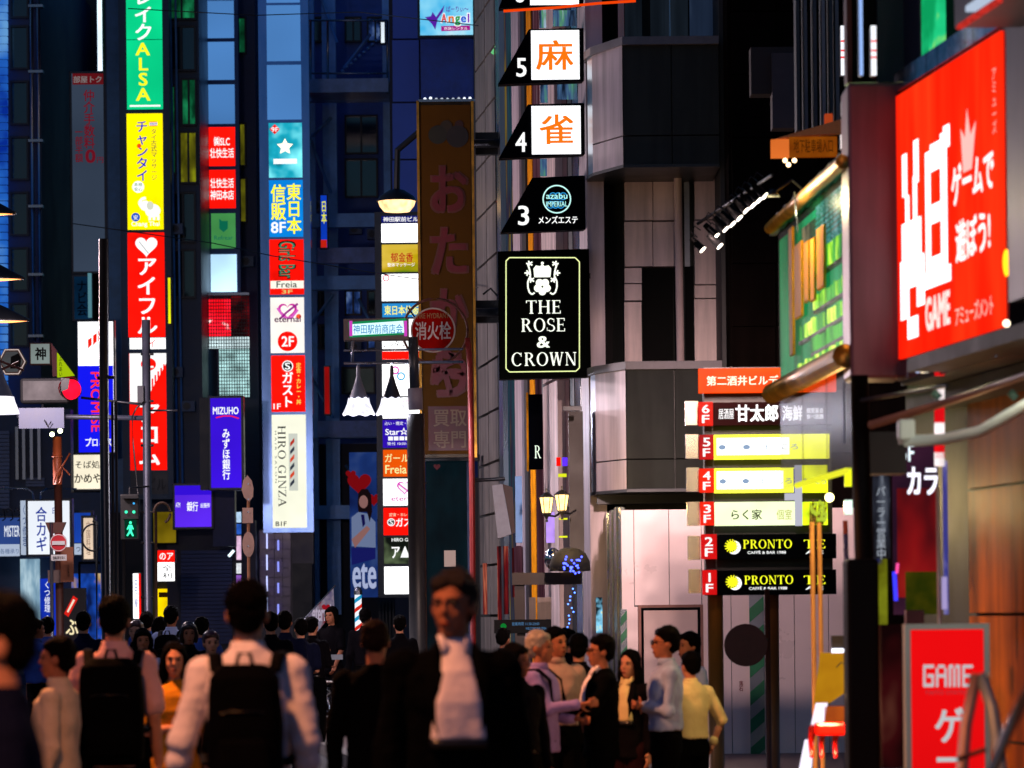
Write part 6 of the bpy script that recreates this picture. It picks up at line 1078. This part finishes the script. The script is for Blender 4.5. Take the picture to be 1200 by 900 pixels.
    for i, s in enumerate((-1, 1)):
        st_ = stride*s; sh_ = MB(); sh_.ball((s*.105, -.045-st_*.22, .05), (.05, .135, .05), 14, 8); sh_.box(s*.105-.045, s*.105+.045, -.16-st_*.22, .07-st_*.22, 0, .025); fin(sh_, 'shoe', SHOE, root, v=.012)
    # shirt
    def upper(k, zlow, m, name, disp, slv):
        q = MB(); q.loft([(0, 0, zlow, .168*tw+k, .118+k, .85), (0, 0, zlow+.08, .160*tw+k, .112+k, .85), (0, 0, 1.1, .152*tw+k, .112+k, .85), (0, -.004, 1.24, .168*tw+k, .124+k, .85), (0, 0, 1.345, sw-.005+k*.6, .108+k, .82), (0, .012, 1.40, sw*.80+k*.6, .082+k*.6, .9), (0, .018, 1.435, sw*.48, .062+k*.5, 1), (0, .015, 1.462, .064+k*.3, .058+k*.3, 1)], 22)
        for s, sh, el_, wr in A_:
            if slv == 'long': limb(q, [Vector((s*sw*.5, .01, 1.365)), sh+Vector((0, 0, -.01)), el_, wr.lerp(el_, .08)], [.052+k, .058+k, .048+k*.7, .035+k*.6])
            elif slv == 'roll': limb(q, [Vector((s*sw*.5, .01, 1.365)), sh+Vector((0, 0, -.01)), el_, el_.lerp(wr, .30)], [.052+k, .058+k, .048+k*.7, .046+k*.6])
            elif slv == 'short': limb(q, [Vector((s*sw*.5, .01, 1.365)), sh+Vector((0, 0, -.01)), sh.lerp(el_, .78)], [.052+k, .060+k, .060+k])
        return fin(q, name, m, root, disp, cl_tex, mid=.35)
    if jacket is not None:
        upper(.012, .80, jacket, 'jacket', .03, sleeves)
        f = MB(); f.loft([(0, -.098, 1.115, .100, .058, .45), (0, -.098, 1.17, .096, .058, .45), (0, -.097, 1.25, .088, .058, .5), (0, -.076, 1.36, .066, .054, .7), (0, -.035, 1.43, .052, .048, .9), (0, -.005, 1.475, .056, .056, 1)], 24); fin(f, 'shirt', top, root, .012, cl_tex, mid=.5)
        bl = MB(); bl.loft([(0, -.098, 1.085, .104, .058, .45), (0, -.098, 1.117, .104, .0585, .45)], 24); fin(bl, 'belt', SHOE, root, v=False)
        lpn = MB()
        for s in (-1, 1): lpn.slab([Vector((s*.066, -.150, 1.10)), Vector((s*.115, -.142, 1.24)), Vector((s*.120, -.115, 1.36)), Vector((s*.075, -.06, 1.455)), Vector((s*.060, -.07, 1.44)), Vector((s*.062, -.135, 1.30))], Vector((0, .012, 0)))
        fin(lpn, 'lapel', jacket, root, v=False)
        cr_ = MB()
        for s in (-1, 1): cr_.slab([Vector((s*.010, -.085, 1.425)), Vector((s*.05, -.088, 1.415)), Vector((s*.062, -.03, 1.485)), Vector((s*.045, -.045, 1.49))], Vector((0, .012, 0)))
        fin(cr_, 'collar', top, root, v=False)
    else:
        upper(.004, .84 if untuck else .955, top, 'shirt', .028, sleeves)
        if not female:
            cr_ = MB(); cr_.loft([(0, .008, 1.435, .072, .068, 1), (0, .010, 1.485, .062, .062, 1)], 18); fin(cr_, 'collar', top, root, v=False)
            bl = MB(); bl.loft([(0, 0, .955, .168*tw, .122, .85), (0, 0, .99, .166*tw, .120, .85)], 22)
            if not untuck: fin(bl, 'belt', SHOE, root, v=False)
    root['s'] = S; del root['s']
    return root, R, S
def backpack(label, pr, w_=.30, h_=.46, dp=.17, m=None, straps=True, sw=.1):
    root, R, S = pr; m = m or mat('black_nylon', '040406', .8, 0, .3, 9, .3, .03); t = thing('backpack', label, 'backpack', root.location.copy()+(R @ Vector((0, .13, 0)))*S+Vector((0, 0, .95*S)))
    def fin(mb, name, mm, v=None):
        me = bpy.data.meshes.new(name); me.from_pydata([R @ (Vector(p)*S)-(t.location-root.location) for p in mb.v], [], mb.f); me.materials.append(mm); o = bpy.data.objects.new(name, me); C.objects.link(o); o.parent = t
        if v: remesh(o, v, .012, cl_tex, 3)
        else: me.shade_smooth()
        return o
    z0 = 1.40-h_; b = MB(); b.loft([(0, .20, z0, w_*.42, dp*.38, .5), (0, .205, z0+.03, w_*.49, dp*.48, .5), (0, .205, z0+h_*.5, w_*.5, dp*.52, .5), (0, .20, 1.35, w_*.46, dp*.44, .5), (0, .19, 1.40, w_*.30, dp*.28, .6)], 24); fin(b, 'pack_body', m, .012)
    p = MB(); p.loft([(0, .205+dp*.45, z0+.05, w_*.36, .03, .5), (0, .205+dp*.5, z0+.13, w_*.38, .04, .5), (0, .205+dp*.45, z0+.24, w_*.34, .03, .5)], 18); fin(p, 'pocket', m, .012)
    l = MB(); l.tube([Vector((-.03, .19, 1.40)), Vector((-.02, .19, 1.44)), Vector((.02, .19, 1.44)), Vector((.03, .19, 1.40))], .008, 8); fin(l, 'carry_loop', m)
    if straps:
        for s in (-1, 1): st_ = MB(); st_.tube([Vector((s*sw, .13, 1.37)), Vector((s*(sw+.01), .07, 1.432)), Vector((s*(sw+.02), -.02, 1.438)), Vector((s*(sw+.035), -.11, 1.36)), Vector((s*(sw+.045), -.132, 1.2)), Vector((s*(sw+.06), -.06, 1.06)), Vector((s*(sw+.04), .12, 1.02))], [(.026, .009)]*7, 10); fin(st_, 'strap', m)
    z = MB(); z.tube([Vector((-w_*.42, .205+dp*.34, z0+h_*.62)), Vector((-w_*.2, .205+dp*.51, z0+h_*.66)), Vector((w_*.2, .205+dp*.51, z0+h_*.66)), Vector((w_*.42, .205+dp*.34, z0+h_*.62))], .003, 6); fin(z, 'zipper', mat('zip_dark', '1c1a1a', .3, .5))
    return t
CW = cloth('white_shirt', 'e4d8e0'); CP = cloth('pink_shirt', 'e4aca4'); CK = cloth('black_suit', '050506', .9); CN = cloth('navy', '10142a'); CY = cloth('yellow_blouse', 'c88420'); CYT = cloth('ochre_trousers', 'b07020'); CL = cloth('lavender_shirt', '8c78b8'); CB = cloth('pale_blue_shirt', '94a4cc'); CC = cloth('cream_jacket', 'd0b89c'); CV = cloth('cream_shirt', 'd4c088'); CT = cloth('blue_tee', '2c4488'); CBK = cloth('black_tee', '0c0a0e'); CG = cloth('dark_grey', '1c1c22'); CM = cloth('maroon_dark', '221014')
# nearest walkers
person('man in an open black suit and pale shirt walking towards the camera', 531, 665, 14.6, 8, CW, CK, HS, 'd', ('hang', 'hang'), 'long', 'short', CK, wide=1.08, head_turn=-28, stride=.6)
pr = person('man in a white shirt seen from behind wearing a black backpack', 290, 677, 15.4, 180, CW, CK, HB_, 'l', ('hang', 'out'), 'roll', 'short', wide=1.02, untuck=True, stride=.5)
backpack('black backpack on the man in the white shirt', pr, .29, .52, .18, sw=.11)
pr = person('man in a pink shirt seen from behind beside the woman in yellow', 134, 696, 20.5, 180, CP, CK, HB_, 'l', ('hang', 'out'), 'short', 'short', wide=.92, untuck=True, stride=-.5)
backpack('large black backpack on the man in the pink shirt', pr, .34, .55, .2, sw=.12)
person('woman in a mustard blouse and trousers facing the camera', 204, 751, 23.2, 4, CY, CYT, HB_, 'l', ('fold', 'hang'), 'short', 'long', female=True, untuck=True, stride=.4)
person('blurred person in dark navy at the very edge lifting a hand', -8, 690, 9.6, -80, CN, CN, HB_, 'l', ('up', 'hang'), 'long', 'short', wide=1.1)
person('person in a cream jacket with dark hair turned to the side', 66, 744, 20, -100, CC, CG, HB_, 'd', ('hold', 'hang'), 'long', 'short', untuck=True, wide=1.05)
person('balding man in a dark suit seen from behind beside the striped pole', 440, 723, 20.5, 172, CK, CK, mat('thin_hair', '1e120e', .7, 0, .2, 30, .2, .08), 'd', ('hang', 'hang'), 'long', 'bald', CK, wide=1.08)
# chatting group at the hoarding
pr = person('grey haired man in a lavender shirt gesturing to the group', 633, 737, 25, 72, CL, CK, HG, 'd', ('point', 'hold'), 'long', 'short', untuck=True)
backpack('dark backpack on the grey haired man', pr, .27, .44, .15)
person('man in a pale shirt facing the grey haired man', 652, 733, 27, 20, cloth('dusty_shirt', 'a88880'), CK, HB_, 'd', ('hold', 'hang'), 'short', 'short', head_turn=20)
person('bespectacled man in a black suit pointing towards the grey haired man', 703, 742, 25.3, -78, CW, CK, HB_, 'd', ('reach', 'point'), 'long', 'short', CK, glasses=True, wide=1.05)
person('dark haired person behind the bespectacled man', 678, 741, 28, 175, CBK, CK, HB_, 'l', ('hang', 'hang'), 'long', 'short')
person('woman with long black hair, cream top and black cardigan behind the suited man', 737, 760, 26.6, -35, CV, CM, HB_, 'l', ('hold', 'hang'), 'long', 'long', female=True, jacket=CBK)
person('man in a pale blue shirt and glasses with folded arms', 779, 732, 25.6, -82, CB, CK, HB_, 'd', ('fold', 'fold'), 'long', 'short', glasses=True, wide=1.0)
person('short haired person in a cream shirt with a hand on the hip', 808, 762, 27, -150, CV, CK, HB_, 'l', ('pock', 'pock'), 'long', 'short')
person('man in a blue shirt half hidden at the back of the group', 806, 739, 29, -60, CB, CK, HB_, 'd', ('hang', 'hang'), 'long', 'short')
person('person in black whose face shows between the suits', 605, 752, 23, 30, CBK, CK, HB_, 'd', ('hang', 'hang'), 'long', 'bob', head_turn=30)
person('woman in black stooping by the dark suits', 590, 758, 27, -40, CBK, CK, HB_, 'l', ('hang', 'hang'), 'long', 'bob', female=True)
# people further off
far = [
 ('person in blue near the shop door', 43, 724, 44, 120, CT, CK, 'short', HB_), ('person in a blue shirt leaning towards a friend', 55, 722, 45, 200, CT, CK, 'short', HB_),
 ('person in a dark blue coat by the sandwich board', 98, 716, 42, 180, CN, CK, 'short', HB_), ('man with a pale blue shirt and rucksack walking away', 201, 709, 45, 170, CB, CK, 'short', HB_),
 ('person behind the rucksack man with black hair', 172, 716, 47, 180, CT, CK, 'short', HB_), ('person with dark hair next to the rucksack man', 187, 722, 46, 190, CBK, CK, 'bob', HB_),
 ('young man in a black printed tee facing the camera', 221, 728, 38, 10, CBK, CK, 'bob', mat('brown_hair', '1c0c0a', .4)), ('person in blue behind the young man in the black tee', 236, 722, 42, 190, CT, CK, 'short', HB_),
 ('person with reddish hair looking down', 247, 738, 34, 15, CM, CK, 'short', HBr), ('person facing forward behind the pink shirt', 167, 735, 34, 10, CB, CK, 'bob', HB_), ('person with red brown hair beside the pink shirt', 159, 726, 40, -10, CM, CK, 'short', HBr),
 ('person in dark clothes near the lit phone', 317, 716, 40, 190, CBK, CK, 'short', HB_), ('person in a dark jacket walking off past the mauve wall', 334, 715, 42, 175, CN, CK, 'short', HB_), ('person in a navy jacket at the edge of the crossing', 352, 724, 44, 200, CN, CK, 'short', HB_), ('person in black between the navy jacket and the flag', 366, 722, 47, 160, CBK, CK, 'short', HB_),
 ('woman in a dark dress with white cuffs holding the flag', 388, 710, 55, -30, CBK, CBK, 'bob', HB_), ('dark haired person behind the barber pole', 428, 712, 53, 180, CBK, CK, 'short', HB_), ('person in black in the shadow of the lamp post', 468, 720, 48, 190, CBK, CK, 'short', HB_), ('person in dark clothes under the shop window', 590, 735, 40, 150, CG, CK, 'short', HB_), ('tall dark figure standing by the canopy post', 665, 735, 33, 120, CBK, CK, 'short', HB_)]
for i, (lab, px, py, dd, fc, tp, lg, sty, hr) in enumerate(far):
    pr = person(lab, px, py, dd, fc, tp, lg, hr, 'l' if i % 3 else 'd', random.choice((('hang', 'hang'), ('hold', 'hang'), ('back', 'fwd'), ('phone', 'hang'))), 'short' if i % 2 else 'long', sty, untuck=bool(i % 2), female=(sty == 'bob' and i % 2 == 1))
    if i == 3: backpack('black rucksack on the man in pale blue', pr, .30, .46, .17)

t = thing('entrance_lamp', 'pale fluorescent tube fixed under the black canopy', 'lamp', Vector((2.95, 19.6, 3.0))); MB().tube([(2.95, 19.0, 2.98), (2.9, 20.2, 2.98)], .018, 10).build('tube', E('eafff0', 6), t); MB().box(2.88, 2.98, 18.95, 20.25, 3.0, 3.05).build('fitting', M['white'], t)  # tube added to brighten the arcade entrance and sign frame
l = bpy.data.lights.new('tube_light', 'POINT'); l.energy = 34; l.color = (1, .86, .66); l.shadow_soft_size = .15; o = bpy.data.objects.new('tube_light', l); C.objects.link(o); o.location = (2.6, 19.3, 2.85)

t = thing('bare_bulb', 'bare warm bulb hanging among the twigs of the timber posts', 'lamp', W(972, 583, 26.3)); MB().ball(W(972, 583, 26.3), .03, 12, 8).build('glass', E('fff0a0', 8), t, smooth=True); rod(t, 'cord', [(972, 579, 26.3), (972, 520, 26.3)], .5, M['black'], 5)  # bulb added to brighten the timber posts
l = bpy.data.lights.new('bulb_light', 'POINT'); l.energy = 60; l.color = (1, .72, .3); l.shadow_soft_size = .05; o = bpy.data.objects.new('bulb_light', l); C.objects.link(o); o.location = W(972, 590, 26.1)

# added swan neck lamp on the brass tube, made up to brighten the gilded letters
t = thing('letter_lamp', 'small swan neck lamp on the upper brass tube lighting the gilded letters', 'lamp', Pg(.5, zhi)); a_ = Pg(.5, zhi+.03); b_ = Pg(.5, zhi+.02, .28)
MB().tube([a_, (a_+b_)/2+Vector((0, 0, .10)), b_], .008, 8).build('arm', M['black'], t); MB().lathe(b_, [(.01, .03), (.05, -.02), (.048, -.02)], 14).build('shade', M['black'], t, smooth=True)
l = bpy.data.lights.new('letter_light', 'POINT'); l.energy = 42; l.color = (1, .82, .4); l.shadow_soft_size = .04; o = bpy.data.objects.new('letter_light', l); C.objects.link(o); o.location = b_+Vector((-.02, -.02, -.06))
